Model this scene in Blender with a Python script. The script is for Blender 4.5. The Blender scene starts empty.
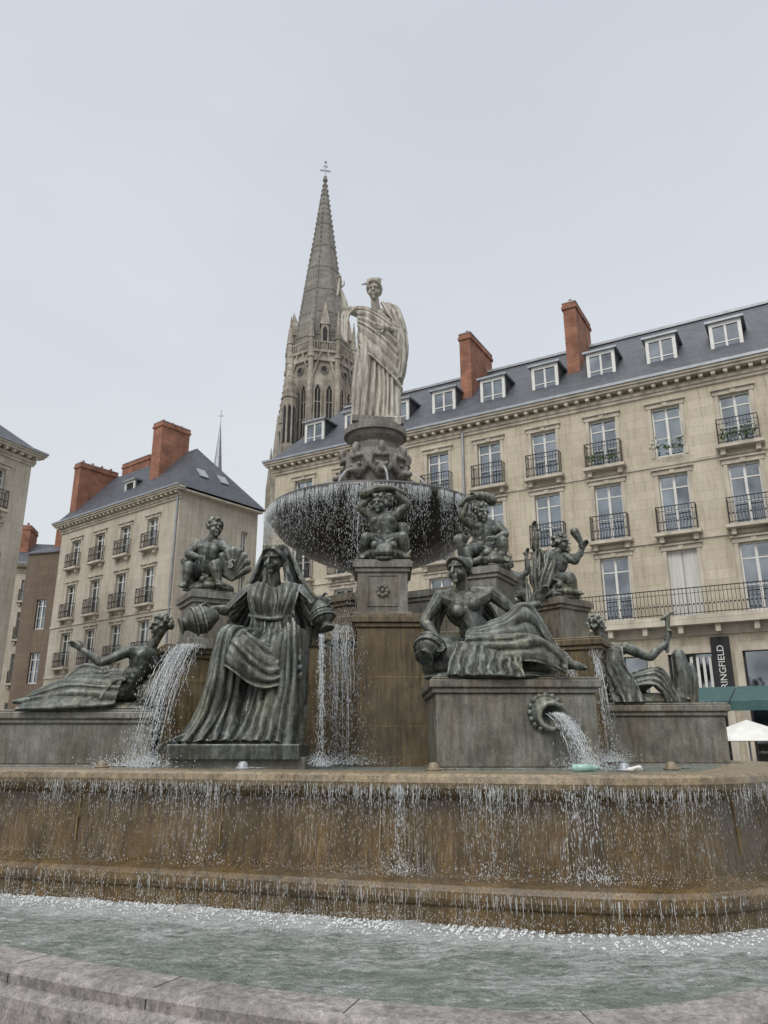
import bpy, math, random, bisect
from mathutils import Vector, Matrix, noise as mn
random.seed(7)
R=random.random
def U(a,b): return a+(b-a)*random.random()
V=Vector
scene=bpy.context.scene
# ------------------------------------------------------------------ helpers
def link(o,parent=None):
    scene.collection.objects.link(o)
    if parent is not None: o.parent=parent
    return o
def empty(name,loc=(0,0,0),rz=0):
    e=bpy.data.objects.new(name,None); e.location=loc; e.rotation_euler=(0,0,rz); e.empty_display_size=.2
    return link(e)
class MB:
    def __init__(s): s.v=[]; s.f=[]
    def quad(s,a,b,c,d):
        n=len(s.v); s.v+= [tuple(a),tuple(b),tuple(c),tuple(d)]; s.f.append((n,n+1,n+2,n+3))
    def tri(s,a,b,c):
        n=len(s.v); s.v+= [tuple(a),tuple(b),tuple(c)]; s.f.append((n,n+1,n+2))
    def box(s,x0,x1,y0,y1,z0,z1,M=None):
        n=len(s.v)
        p=[V((x,y,z)) for z in (z0,z1) for y in (y0,y1) for x in (x0,x1)]
        if M is not None: p=[M@q for q in p]
        s.v+=[tuple(q) for q in p]
        for f in ((0,2,3,1),(4,5,7,6),(0,1,5,4),(1,3,7,5),(3,2,6,7),(2,0,4,6)): s.f.append(tuple(n+i for i in f))
    def ell(s,c,r,basis=None,seg=10,rings=6):
        c=V(c); 
        if not hasattr(r,'__len__'): r=(r,r,r)
        if basis is None: basis=(V((1,0,0)),V((0,1,0)),V((0,0,1)))
        n=len(s.v); a,b,d=basis
        s.v.append(tuple(c+d*r[2]))
        for i in range(1,rings):
            ph=math.pi*i/rings
            for j in range(seg):
                th=2*math.pi*j/seg
                s.v.append(tuple(c+a*(r[0]*math.sin(ph)*math.cos(th))+b*(r[1]*math.sin(ph)*math.sin(th))+d*(r[2]*math.cos(ph))))
        s.v.append(tuple(c-d*r[2])); last=len(s.v)-1
        for j in range(seg):
            s.f.append((n,n+1+j,n+1+(j+1)%seg))
            s.f.append((last,last-seg+(j+1)%seg,last-seg+j))
        for i in range(rings-2):
            for j in range(seg):
                p=n+1+i*seg
                s.f.append((p+j,p+seg+j,p+seg+(j+1)%seg,p+(j+1)%seg))
    def cone(s,p0,r0,p1,r1,n=10):
        p0=V(p0);p1=V(p1); d=p1-p0
        if d.length<1e-6: return
        d.normalize(); t=V((0,0,1)) if abs(d.z)<.9 else V((1,0,0))
        a=d.cross(t).normalized(); b=d.cross(a)
        k=len(s.v)
        for p,r in ((p0,r0),(p1,r1)):
            for j in range(n):
                th=2*math.pi*j/n; s.v.append(tuple(p+a*(r*math.cos(th))+b*(r*math.sin(th))))
        for j in range(n): s.f.append((k+j,k+(j+1)%n,k+n+(j+1)%n,k+n+j))
        s.f.append(tuple(k+j for j in reversed(range(n)))); s.f.append(tuple(k+n+j for j in range(n)))
    def tube(s,pts,rs,n=8,sub=0,balls=True):
        pts=[V(p) for p in pts]
        if not hasattr(rs,'__len__'): rs=[rs]*len(pts)
        if sub and len(pts)>2: pts,rs=crom(pts,rs,sub)
        for i in range(len(pts)-1): s.cone(pts[i],rs[i],pts[i+1],rs[i+1],n)
        if balls:
            for p,r in zip(pts,rs): s.ell(p,r,seg=n,rings=5)
    # draped cloth: thick sheet lofted through guide curves with irregular folds
    def sheet(s,guides,nf,r,amp=None,seed=1,grow=.5,swirl=1.0):
        if amp is None: amp=r*1.6
        amp*=1.12
        gs=[crom([V(p) for p in g],[0]*len(g),7)[0] for g in guides]
        m=len(gs[0]); g=len(gs); sub=max(4,int(nf*10/(g-1)))
        P=[]
        for k in range(m):
            row=[gs[i][k] for i in range(g)]
            if g>2: row,_=crom(row,[0]*g,sub)
            else: row=[row[0].lerp(row[1],j/sub) for j in range(sub+1)]
            P.append(row)
        n=len(P[0]); Nn=[[None]*n for _ in range(m)]; sy=0
        for k in range(m):
            for j in range(n):
                du=P[k][min(j+1,n-1)]-P[k][max(j-1,0)]; dv=P[min(k+1,m-1)][j]-P[max(k-1,0)][j]
                q=du.cross(dv); q=q.normalized() if q.length>1e-9 else V((0,-1,0)); Nn[k][j]=q; sy+=q.y-.3*q.z
        sg=-1 if sy>0 else 1
        k0=len(s.v); fr=[];bk=[]
        for k in range(m):
            v=k/(m-1)
            for j in range(n):
                u=j/(n-1)
                w=mn.noise(V((u*nf*.5,v*1.6*swirl,seed*3.7)))*1.1+mn.noise(V((u*nf*1.3,v*4*swirl,seed*1.3+9)))*.28
                ph=nf*u+w; a=abs(math.sin(math.pi*ph))**.75
                am=amp*(1-grow+grow*v)*(.65+.7*mn.noise(V((u*nf*.8,v*2.3,seed+40)))+.2)
                w2=mn.noise(V((u*nf*2.4,v*9,seed+7)))*r*.28
                h=am*(a-.45)+w2
                fr.append(P[k][j]+Nn[k][j]*sg*(h+r*.55)); bk.append(P[k][j]-Nn[k][j]*sg*(r*.75))
        s.v+=[tuple(p) for p in fr]; b0=len(s.v); s.v+=[tuple(p) for p in bk]
        for k in range(m-1):
            for j in range(n-1):
                a=k0+k*n+j; s.f.append((a,a+1,a+n+1,a+n)); b=b0+k*n+j; s.f.append((b,b+n,b+n+1,b+1))
        for k in range(m-1):
            for j,fl in ((0,0),(n-1,1)):
                a=k0+k*n+j; b=b0+k*n+j; q=(a,a+n,b+n,b); s.f.append(q if not fl else q[::-1])
        for j in range(n-1):
            for k,fl in ((0,1),(m-1,0)):
                a=k0+k*n+j; b=b0+k*n+j; q=(a,a+1,b+1,b); s.f.append(q[::-1] if not fl else q)
    def lathe(s,prof,seg=48,c=(0,0),ribs=0,amp=0):
        k=len(s.v)
        for i,(r,z) in enumerate(prof):
            for j in range(seg):
                th=2*math.pi*j/seg; rr=r*(1+(amp*abs(math.cos(ribs*th/2)) if ribs else 0))
                s.v.append((c[0]+rr*math.cos(th),c[1]+rr*math.sin(th),z))
        for i in range(len(prof)-1):
            for j in range(seg):
                s.f.append((k+i*seg+j,k+i*seg+(j+1)%seg,k+(i+1)*seg+(j+1)%seg,k+(i+1)*seg+j))
    def prism(s,poly,z0,z1,poly2=None):
        k=len(s.v); m=len(poly); poly2=poly2 or poly
        for p in poly: s.v.append((p[0],p[1],z0))
        for p in poly2: s.v.append((p[0],p[1],z1))
        for j in range(m): s.f.append((k+j,k+(j+1)%m,k+m+(j+1)%m,k+m+j))
        s.f.append(tuple(k+j for j in reversed(range(m)))); s.f.append(tuple(k+m+j for j in range(m)))
    def scale(s,sx,sy,sz): s.v=[(a*sx,b*sy,c*sz) for a,b,c in s.v]
    def obj(s,name,mat,parent=None,smooth=False,loc=None):
        me=bpy.data.meshes.new(name); me.from_pydata(s.v,[],s.f); me.update()
        if mat: me.materials.append(mat)
        if smooth:
            for p in me.polygons: p.use_smooth=True
        o=bpy.data.objects.new(name,me)
        if loc: o.location=loc
        return link(o,parent)
def crom(P,r,sub,closed=False):
    out=[];ro=[]; n=len(P)
    rng=range(n if closed else n-1)
    for i in rng:
        if closed: p0,p1,p2,p3=P[(i-1)%n],P[i],P[(i+1)%n],P[(i+2)%n]
        else: p0,p1,p2,p3=P[max(i-1,0)],P[i],P[i+1],P[min(i+2,n-1)]
        for k in range(sub):
            t=k/sub
            out.append(.5*((2*p1)+(p2-p0)*t+(2*p0-5*p1+4*p2-p3)*t*t+(3*p1-p0-3*p2+p3)*t**3))
            ro.append(r[i]*(1-t)+r[(i+1)%n]*t)
    if not closed: out.append(P[-1]); ro.append(r[-1])
    return out,ro
# ------------------------------------------------------------------ materials
class NT:
    def __init__(s,name):
        s.m=bpy.data.materials.new(name); s.m.use_nodes=True; s.t=s.m.node_tree; s.n=s.t.nodes; s.l=s.t.links
        s.b=s.n['Principled BSDF']; s.out=s.n['Material Output']
        s.tc=s.n.new('ShaderNodeTexCoord')
    def mapp(s,sc=(1,1,1),src=None):
        m=s.n.new('ShaderNodeMapping'); m.inputs['Scale'].default_value=sc
        s.l.new(src or s.tc.outputs['Object'],m.inputs[0]); return m.outputs[0]
    def noise(s,scale,detail=4,vec=None,rough=.55,dist=0):
        n=s.n.new('ShaderNodeTexNoise'); n.inputs['Scale'].default_value=scale; n.inputs['Detail'].default_value=min(detail,4)
        n.inputs['Roughness'].default_value=rough; n.inputs['Distortion'].default_value=dist
        s.l.new(vec or s.tc.outputs['Object'],n.inputs['Vector']); return n.outputs['Fac']
    def ramp(s,fac,stops):
        r=s.n.new('ShaderNodeValToRGB'); e=r.color_ramp.elements
        while len(e)<len(stops): e.new(.5)
        for el,(p,c) in zip(e,stops):
            el.position=p; el.color=(c if len(c)==4 else (*c,1)) if hasattr(c,'__len__') else (c,c,c,1)
        s.l.new(fac,r.inputs[0]); return r.outputs[0]
    def mix(s,f,a,b,mode='MIX'):
        m=s.n.new('ShaderNodeMix'); m.data_type='RGBA'; m.blend_type=mode
        for sock,v in ((m.inputs[0],f),(m.inputs[6],a),(m.inputs[7],b)):
            if isinstance(v,(int,float)): sock.default_value=v
            elif isinstance(v,tuple): sock.default_value=(*v,1) if len(v)==3 else v
            else: s.l.new(v,sock)
        return m.outputs[2]
    def math(s,op,a,b=0,c=0):
        m=s.n.new('ShaderNodeMath'); m.operation=op
        for i,v in enumerate((a,b,c)):
            if isinstance(v,(int,float)): m.inputs[i].default_value=v
            else: s.l.new(v,m.inputs[i])
        return m.outputs[0]
    def bump(s,h,strength=.3,dist=.02):
        b=s.n.new('ShaderNodeBump'); b.inputs['Strength'].default_value=strength; b.inputs['Distance'].default_value=dist
        s.l.new(h,b.inputs['Height']); s.l.new(b.outputs[0],s.b.inputs['Normal'])
    def xz(s):
        sp=s.n.new('ShaderNodeSeparateXYZ'); s.l.new(s.tc.outputs['Object'],sp.inputs[0])
        c=s.n.new('ShaderNodeCombineXYZ')
        s.l.new(s.math('ADD',sp.outputs[0],sp.outputs[1]),c.inputs[0]); s.l.new(sp.outputs[2],c.inputs[1]); return c.outputs[0]
    def brick(s,vec,w,h,c1,c2,mc,mortar=.01,scale=1):
        b=s.n.new('ShaderNodeTexBrick'); s.l.new(vec,b.inputs[0])
        b.inputs['Scale'].default_value=scale; b.inputs['Brick Width'].default_value=w; b.inputs['Row Height'].default_value=h
        b.inputs['Mortar Size'].default_value=mortar; b.inputs['Mortar Smooth'].default_value=.3
        for k,c in (('Color1',c1),('Color2',c2),('Mortar',mc)): b.inputs[k].default_value=(*c,1)
        return b.outputs['Color'],b.outputs['Fac']
    def set(s,col=None,rough=None,metal=None):
        for k,v in (('Base Color',col),('Roughness',rough),('Metallic',metal)):
            if v is None: continue
            if isinstance(v,(int,float)): s.b.inputs[k].default_value=v
            elif isinstance(v,tuple): s.b.inputs[k].default_value=(*v,1)
            else: s.l.new(v,s.b.inputs[k])
        return s.m
def simple(name,a,b,scale=3,rough=.7,metal=0,bump=.2,stretch=(1,1,1)):
    t=NT(name); n=t.noise(scale,3,t.mapp(stretch)); c=t.ramp(n,[(.3,a),(.7,b)])
    return t.set(c,rough,metal)
def ashlar(name,c1,c2,mc,w=.9,h=.36,dirt=(.66,.63,.58),bump=.35):
    t=NT(name); bc,bf=t.brick(t.xz(),w,h,c1,c2,mc,.008)
    n=t.noise(.6,4,t.mapp((1,1,.35)),.65); f=t.ramp(n,[(.35,1.0),(.75,(*dirt,1))])
    c=t.mix(1,bc,f,'MULTIPLY'); n2=t.noise(9,3); c=t.mix(.25,c,t.ramp(n2,[(.3,.6),(.7,1.0)]),'MULTIPLY')
    n3=t.noise(2.2,4,t.mapp((3,3,.25)),.7); c=t.mix(.6,c,t.ramp(n3,[(.28,(.48,.47,.45)),(.5,1.0)]),'MULTIPLY')
    t.bump(bf,-bump,.015)
    return t.set(c,.85)
M_lime=ashlar('limestone_blocks',(.66,.59,.465),(.585,.52,.405),(.46,.40,.31))
M_lime2=ashlar('pale_limestone_blocks',(.64,.59,.50),(.58,.53,.44),(.45,.40,.33))
M_trim=simple('limestone_trim',(.38,.335,.27),(.62,.56,.46),2,.85,stretch=(1,1,.5))
M_brown=ashlar('brown_render',(.22,.17,.13),(.19,.145,.11),(.15,.11,.08))
M_church=ashlar('church_stone',(.50,.45,.37),(.37,.335,.28),(.2,.18,.15),1.2,.5,(.36,.345,.32))
M_spire=ashlar('spire_stone',(.30,.285,.25),(.21,.20,.18),(.11,.105,.095),1.0,.45,bump=.6)
def brickm():
    t=NT('red_brick'); bc,bf=t.brick(t.xz(),.24,.08,(.38,.14,.08),(.27,.10,.06),(.36,.23,.16),.012)
    n=t.noise(1.5,4); c=t.mix(.85,bc,t.ramp(n,[(.3,.4),(.7,1.1)]),'MULTIPLY'); t.bump(bf,-.3,.01); return t.set(c,.9)
M_brick=brickm()
def slate():
    t=NT('slate'); bc,bf=t.brick(t.xz(),.24,.16,(.045,.05,.062),(.075,.08,.093),(.03,.033,.04),.01)
    n=t.noise(.8,4,t.mapp((1,1,.3))); c=t.mix(.7,bc,t.ramp(n,[(.3,.65),(.75,1.25)]),'MULTIPLY'); t.bump(bf,-.4,.01); return t.set(c,.6)
M_slate=slate()
M_white=simple('white_paint',(.62,.61,.57),(.75,.74,.70),4,.5)
M_iron=simple('black_iron',(.015,.015,.017),(.03,.03,.032),8,.5,.3)
M_zinc=simple('zinc',(.25,.27,.29),(.36,.38,.40),3,.45,.4)
M_dark=simple('shade_and_sign_dark',(.015,.016,.018),(.035,.035,.036),.7,.9)  # near-black colour carries the shade of rooms and lancets; also real sign panels
M_curtain=simple('curtain_cloth',(.50,.49,.46),(.66,.65,.62),2,.9,stretch=(8,8,.3))
def glass():
    t=NT('window_glass'); g=t.n.new('ShaderNodeBsdfGlossy'); g.inputs['Roughness'].default_value=.04; g.inputs['Color'].default_value=(.75,.82,.88,1)
    tr=t.n.new('ShaderNodeBsdfTransparent'); tr.inputs[0].default_value=(.5,.55,.57,1)
    lw=t.n.new('ShaderNodeLayerWeight'); lw.inputs[0].default_value=.35
    n=t.noise(.9,2); f=t.math('ADD',t.math('MULTIPLY',n,.6),t.math('MULTIPLY',lw.outputs['Fresnel'],.7))
    mx=t.n.new('ShaderNodeMixShader'); t.l.new(f,mx.inputs[0]); t.l.new(tr.outputs[0],mx.inputs[1]); t.l.new(g.outputs[0],mx.inputs[2])
    t.l.new(mx.outputs[0],t.out.inputs[0]); return t.m
M_glass=glass()
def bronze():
    t=NT('bronze_patina_relief_tone'); g=t.n.new('ShaderNodeNewGeometry')
    pt=t.ramp(g.outputs['Pointiness'],[(.45,0.0),(.545,1.0)])  # base colour: darker creases, paler ridges and upward faces, over patina streaks
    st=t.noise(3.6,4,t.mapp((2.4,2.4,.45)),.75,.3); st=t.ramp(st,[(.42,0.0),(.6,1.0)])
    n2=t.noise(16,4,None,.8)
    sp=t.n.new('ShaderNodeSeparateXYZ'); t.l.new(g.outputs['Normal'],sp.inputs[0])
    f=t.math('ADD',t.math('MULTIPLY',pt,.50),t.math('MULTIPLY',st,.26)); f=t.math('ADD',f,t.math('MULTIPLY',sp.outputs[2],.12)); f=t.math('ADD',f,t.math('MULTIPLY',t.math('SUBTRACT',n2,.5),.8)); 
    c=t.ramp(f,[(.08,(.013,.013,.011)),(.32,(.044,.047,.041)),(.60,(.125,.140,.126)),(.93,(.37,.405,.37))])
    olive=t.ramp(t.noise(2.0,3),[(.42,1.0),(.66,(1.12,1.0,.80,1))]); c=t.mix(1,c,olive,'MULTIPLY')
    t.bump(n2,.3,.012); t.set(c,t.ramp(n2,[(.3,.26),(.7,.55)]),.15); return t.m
M_bronze=bronze()
def marble():
    t=NT('weathered_marble_relief_tone'); g=t.n.new('ShaderNodeNewGeometry')
    pt=t.ramp(g.outputs['Pointiness'],[(.45,0.0),(.53,1.0)])  # creases toned darker and ridges paler, mixed with weather streaks
    st=t.noise(2.8,4,t.mapp((2.5,2.5,.35)),.75); st=t.ramp(st,[(.38,.0),(.6,1.0)])
    f=t.math('ADD',t.math('MULTIPLY',pt,.5),t.math('MULTIPLY',st,.5))
    c=t.ramp(f,[(.08,(.075,.068,.052)),(.45,(.26,.235,.19)),(.95,(.55,.52,.45))]); return t.set(c,.7)
M_marble=marble()
def granite(name,a,b,wet,wetamt=.5,rough=.35,joint=None,rz=.18,film=False):
    t=NT(name); sp=t.noise(70,2,None,.8); c=t.ramp(sp,[(.35,a),(.65,b)])
    big=t.noise(1.3,4,t.mapp((1.6,1.6,.5)),.7); m=t.ramp(big,[(.35,0.0),(.65,1.0)])
    c=t.mix(t.math('MULTIPLY',m,wetamt),c,wet)
    st=t.noise(5,4,t.mapp((4,4,rz)),.7); c=t.mix(.7,c,t.ramp(st,[(.3,.28),(.65,1.2)]),'MULTIPLY')
    bl=t.noise(3,4,None,.75,.5); c=t.mix(.65,c,t.ramp(bl,[(.35,.45),(.62,1.2)]),'MULTIPLY')
    if film:
        fs=t.noise(30,4,t.mapp((2.6,2.6,.10)),.75); fg=t.noise(1.9,3); ff=t.math('MULTIPLY',t.ramp(fs,[(.50,0.0),(.70,1.0)]),t.ramp(fg,[(.38,0.05),(.62,.6)]))
        c=t.mix(ff,c,(.50,.49,.47))
    if joint:
        sx=t.xz(); bc,bf=t.brick(sx,joint[0],joint[1],(1,1,1),(.85,.85,.85),(1.7,1.5,1.0),.006); c=t.mix(1,c,bc,'MULTIPLY')
    t.bump(t.math('ADD',t.math('MULTIPLY',sp,.3),st),.3,.02)
    return t.set(c,t.ramp(st,[(.3,rough*.6),(.7,rough*1.4)]))
M_gran_grey=granite('grey_granite',(.16,.16,.14),(.33,.32,.28),(.13,.10,.055),.7,.5,rz=.5)
M_gran_wet=granite('wet_brown_granite',(.095,.060,.021),(.235,.148,.056),(.065,.048,.025),.65,.28,film=True)
M_gran_mid=granite('stained_granite',(.11,.088,.052),(.20,.162,.10),(.14,.088,.03),.7,.35,(1.1,.62),.4)
M_rim=granite('rim_granite',(.19,.135,.068),(.35,.27,.16),(.28,.23,.165),.6,.3,rz=2)
M_cope=granite('coping_granite',(.22,.20,.19),(.38,.35,.335),(.22,.20,.185),.5,.6,rz=3)
M_gran_dark=granite('dark_wet_granite',(.03,.026,.02),(.065,.055,.04),(.02,.022,.02),.6,.25)
def paving():
    t=NT('paving'); bc,bf=t.brick(t.tc.outputs['Object'],.6,.4,(.23,.22,.21),(.17,.165,.16),(.08,.08,.08),.01)
    n=t.noise(1.2,4); c=t.mix(.6,bc,t.ramp(n,[(.3,.6),(.7,1.1)]),'MULTIPLY'); t.bump(bf,-.3,.01); return t.set(c,.7)
M_pave=paving()
def pool():
    t=NT('pool_water'); at=t.n.new('ShaderNodeAttribute'); at.attribute_name='foam'
    n=t.noise(2.6,4,t.mapp((1,2.2,1)),.7,1.8); n3=t.noise(20,4,t.mapp((1,1.5,1)),.8,.8)
    ff=t.math('ADD',t.math('MULTIPLY',at.outputs['Fac'],.46),t.math('MULTIPLY',t.math('ADD',n,n3),.5))
    fm=t.ramp(ff,[(.53,0.0),(.72,1.0)])
    c=t.mix(fm,t.ramp(n,[(.3,(.20,.245,.215)),(.7,(.37,.41,.37))]),(.68,.70,.68))
    w=t.noise(8,4,t.mapp((1,1.8,1)),.75,1.0); w2=t.noise(34,3,t.mapp((1,1.7,1)),.6,.3)
    t.bump(t.math('ADD',w,t.math('MULTIPLY',w2,.35)),1.0,.18)
    t.set(c,t.ramp(fm,[(0,.06),(1,.5)])); t.b.inputs['IOR'].default_value=1.33; return t.m
M_pool=pool()
def spray(name,c,r,a=1.0):
    t=NT(name); t.set(c,r); t.b.inputs['Alpha'].default_value=a; t.b.inputs['IOR'].default_value=1.33; return t.m
M_spray=spray('falling_water',(.68,.71,.72),.12)
M_stream=spray('streaming_water',(.72,.75,.76),.12,.6)
M_foam=spray('white_foam',(.76,.78,.78),.4)
# ------------------------------------------------------------------ figure sculpting
def basis_from(f,up):
    f=V(f).normalized(); up=V(up); s=f.cross(up).normalized(); up=s.cross(f).normalized(); return s,f,up
def head(S,c,f,H,up=(0,0,1),hair='long',seed=1,crown=0,beard=False):
    rg=random.Random(seed); s,f,u=basis_from(f,up); c=V(c)
    P=lambda a,b,d: c+s*(a*H)+f*(b*H)+u*(d*H)
    B=(s,f,u)
    S.ell(P(0,-.05,.12),(.34*H,.42*H,.36*H),B,14,9)
    S.ell(P(0,.06,-.1),(.29*H,.31*H,.40*H),B,14,9)
    S.tube([P(0,.35,.12),P(0,.43,-.02),P(0,.49,-.11)],[.035*H,.045*H,.06*H])
    S.tube([P(-.23,.25,.10),P(-.1,.37,.12),P(0,.35,.10),P(.1,.37,.12),P(.23,.25,.10)],.05*H)
    for q in (-1,1):
        S.ell(P(.125*q,.275,.01),.055*H); S.ell(P(.17*q,.22,-.15),.12*H); S.ell(P(.31*q,0,0),(.05*H,.08*H,.11*H),B)
    S.tube([P(-.09,.34,-.225),P(0,.395,-.215),P(.09,.34,-.225)],.03*H); S.tube([P(-.07,.34,-.29),P(0,.39,-.295),P(.07,.34,-.29)],.032*H)
    S.ell(P(0,.30,-.41),.10*H)
    if beard:
        for i in range(22):
            S.tube([P(rg.uniform(-.25,.25),rg.uniform(.1,.3),-.25),P(rg.uniform(-.2,.2),rg.uniform(.25,.42),-.55)],[.06*H,.04*H])
    if hair=='curly':
        for i in range(75):
            th=rg.uniform(0,6.28); z=rg.uniform(-.45,1); r=math.sqrt(1-z*z); a,b=r*math.cos(th),r*math.sin(th)
            if b>.35 and z<.5: continue
            S.ell(P(a*.38,b*.46-.05,z*.42+.12),rg.uniform(.06,.11)*H,None,6,4)
    else:
        for q in (-1,1):
            for i in range(8):
                S.tube([P(.02*q,.33-.11*i,.40+.02*math.sin(i)),P(.2*q,.30-.10*i,.35),P(.34*q,.14-.06*i,.14+.05*math.sin(i*2)),P(.33*q,-.12,-.06),P(.2*q,-.42,-.12)],[.05*H,.07*H,.065*H,.06*H,.08*H],sub=3)
        S.ell(P(0,-.5,-.06),(.2*H,.18*H,.18*H),B)
        if hair=='long':
            for q in (-1,1):
                for i in range(3):
                    S.tube([P(.3*q,-.1-.1*i,-.05),P((.38+.04*i)*q,-.12,-.45),P((.44+.05*i)*q,-.02-.1*i,-.85),P((.40+.06*i)*q,.12-.1*i,-1.2)],[.08*H,.085*H,.08*H,.04*H],sub=4)
    if crown:
        for i in range(14):
            th=6.283*i/14; S.tube([P(.31*math.cos(th),.34*math.sin(th)-.02,.36),P(.34*math.cos(th),.37*math.sin(th)-.02,.36+crown)],[.06*H,.05*H])
def hand(S,w,d,pn,H,curl=.5,tside=1):
    w=V(w); d=V(d).normalized(); pn=V(pn); pn=(pn-d*pn.dot(d)).normalized(); sd=d.cross(pn)*tside
    S.ell(w+d*.22*H,(.17*H,.08*H,.24*H),(sd,pn,d),10,6)
    for i,(o,L) in enumerate(((-.12,.30),(-.04,.38),(.045,.41),(.125,.36))):
        p=w+d*.40*H+sd*(o*H); dd=d.copy(); pts=[p]
        for k in range(3):
            dd=(dd+pn*curl*(.35+.3*k)).normalized(); p=p+dd*(L*H*(.42,.32,.26)[k]); pts.append(p)
        S.tube(pts,[.05*H,.045*H,.04*H,.033*H],n=6)
    p=w+d*.14*H+sd*.13*H
    S.tube([p,p+(sd+d*.7).normalized()*.18*H+pn*.04*H,p+(sd*.5+d).normalized()*.32*H+pn*.12*H],[.06*H,.055*H,.04*H],n=6)
def body(S,H,J,k=1.0,female=False,hair='curly',face=None,seed=1,crown=0,legs=True,beard=False,hands=True):
    g={a:V(b) for a,b in J.items()}
    up=(g['chest']-g['pelvis']).normalized(); side=(g['shB']-g['shA']).normalized(); fr=up.cross(side).normalized()
    if 'front' in g and fr.dot(g['front'])<0: fr=-fr
    side=(side-up*side.dot(up)).normalized(); B=(side,fr,up); h=H*k
    S.ell(g['chest'],(.66*h,.44*h,.66*h),B,16,10)
    mid=g['chest'].lerp(g['pelvis'],.55); S.ell(mid,(.52*h,.39*h,.65*h),B,14,9)
    S.ell(g['pelvis'],(.66*h,.48*h,.48*h),B,14,9)
    S.tube([g['chest'],mid,g['pelvis']],[.46*h,.42*h,.46*h],n=12)
    nb=(g['shA']+g['shB'])/2+up*.12*H
    for q in ('shA','shB'):
        S.ell(g[q],.25*h); S.tube([nb,g[q]],[.2*h,.22*h]); S.tube([g['chest'],g[q]],[.4*h,.24*h])
    if female:
        for q in (-1,1): S.ell(g['chest']+side*(.29*q*h)+fr*.32*h+up*.0*h,.25*h,None,12,8)
    else:
        for q in (-1,1):
            S.ell(g['chest']+side*(.28*q*h)+fr*.24*h+up*.15*h,(.3*h,.17*h,.22*h),B,12,8)
            for e in range(3): S.ell(mid+side*(.15*q*h)+fr*.32*h+up*(.3-.25*e)*h,(.14*h,.09*h,.11*h),B)
    hd=g['head']; S.tube([nb-up*.1*H,hd-V((0,0,.25*H))],[.25*h,.20*h],n=10)
    f=V(face) if face else fr
    head(S,hd,f,H*(1.0 if k<=1.05 else 1.05),hair=hair,seed=seed,crown=crown,beard=beard)
    for q in 'AB':
        sh,el,wr=g['sh'+q],g['el'+q],g['wr'+q]
        S.tube([sh,sh.lerp(el,.4),el,el.lerp(wr,.3),wr],[.24*h,.225*h,.17*h,.185*h,.115*h],n=10,sub=3)
        if hands:
            d=wr-el; pn=g.get('pn'+q,V((0,-1,-.3))); hd_=g.get('hd'+q,d)
            hand(S,wr,hd_,pn,H*.95,g.get('curl'+q,V((.6,0,0))).x,1 if q=='A' else -1)
        if legs:
            hp,kn,an,to=g['hp'+q],g['kn'+q],g['an'+q],g['to'+q]
            S.tube([hp,hp.lerp(kn,.4),kn],[.37*h,.35*h,.24*h],n=12,sub=3); S.tube([kn,kn.lerp(an,.3),an],[.235*h,.26*h,.135*h],n=12,sub=3)
            S.tube([an-(to-an)*.25,an.lerp(to,.5),to],[.14*h,.15*h,.09*h],n=8)
            sd=(to-an).cross(V((0,0,1))).normalized()
            for t in range(5): S.ell(to+sd*((t-2)*.06*h)+(to-an).normalized()*(.05-.012*abs(t-1.5))*h,.045*h,None,6,4)
def finish(S,name,mat,loc,sc,vox,rz=0,it=2,parent=None):
    S.scale(*sc); o=S.obj(name,mat,parent,True); o.location=loc; o.rotation_euler=(0,0,rz)
    m=o.modifiers.new('remesh','REMESH'); m.mode='VOXEL'; m.voxel_size=vox; m.use_smooth_shade=True
    m2=o.modifiers.new('smooth','SMOOTH'); m2.factor=.4; m2.iterations=it
    return o
def urn(S,c,ax,L,r):
    c=V(c); ax=V(ax).normalized()
    prof=[(-.5,.35),(-.42,.5),(-.2,.95),(0,1.05),(.2,.85),(.33,.5),(.42,.45),(.5,.72)]
    for (a,b),(a2,b2) in zip(prof,prof[1:]): S.cone(c+ax*a*L,b*r,c+ax*a2*L,b2*r,16)
    for t in (-.1,.12): S.cone(c+ax*(t-.02)*L,1.12*r,c+ax*(t+.02)*L,1.12*r,16)
def reeds(S,base,top,n,spread,r,seed=3):
    rg=random.Random(seed); base=V(base); top=V(top)
    for i in range(n):
        e=top+V((rg.uniform(-1,1),rg.uniform(-1,1),rg.uniform(-1,.6)))*spread
        m=base.lerp(e,.5)+V((rg.uniform(-.3,.3)*spread,0,rg.uniform(0,.3)*spread))
        S.tube([base,m,e],[r,r*1.5,r*.5],n=6,sub=3)
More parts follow.
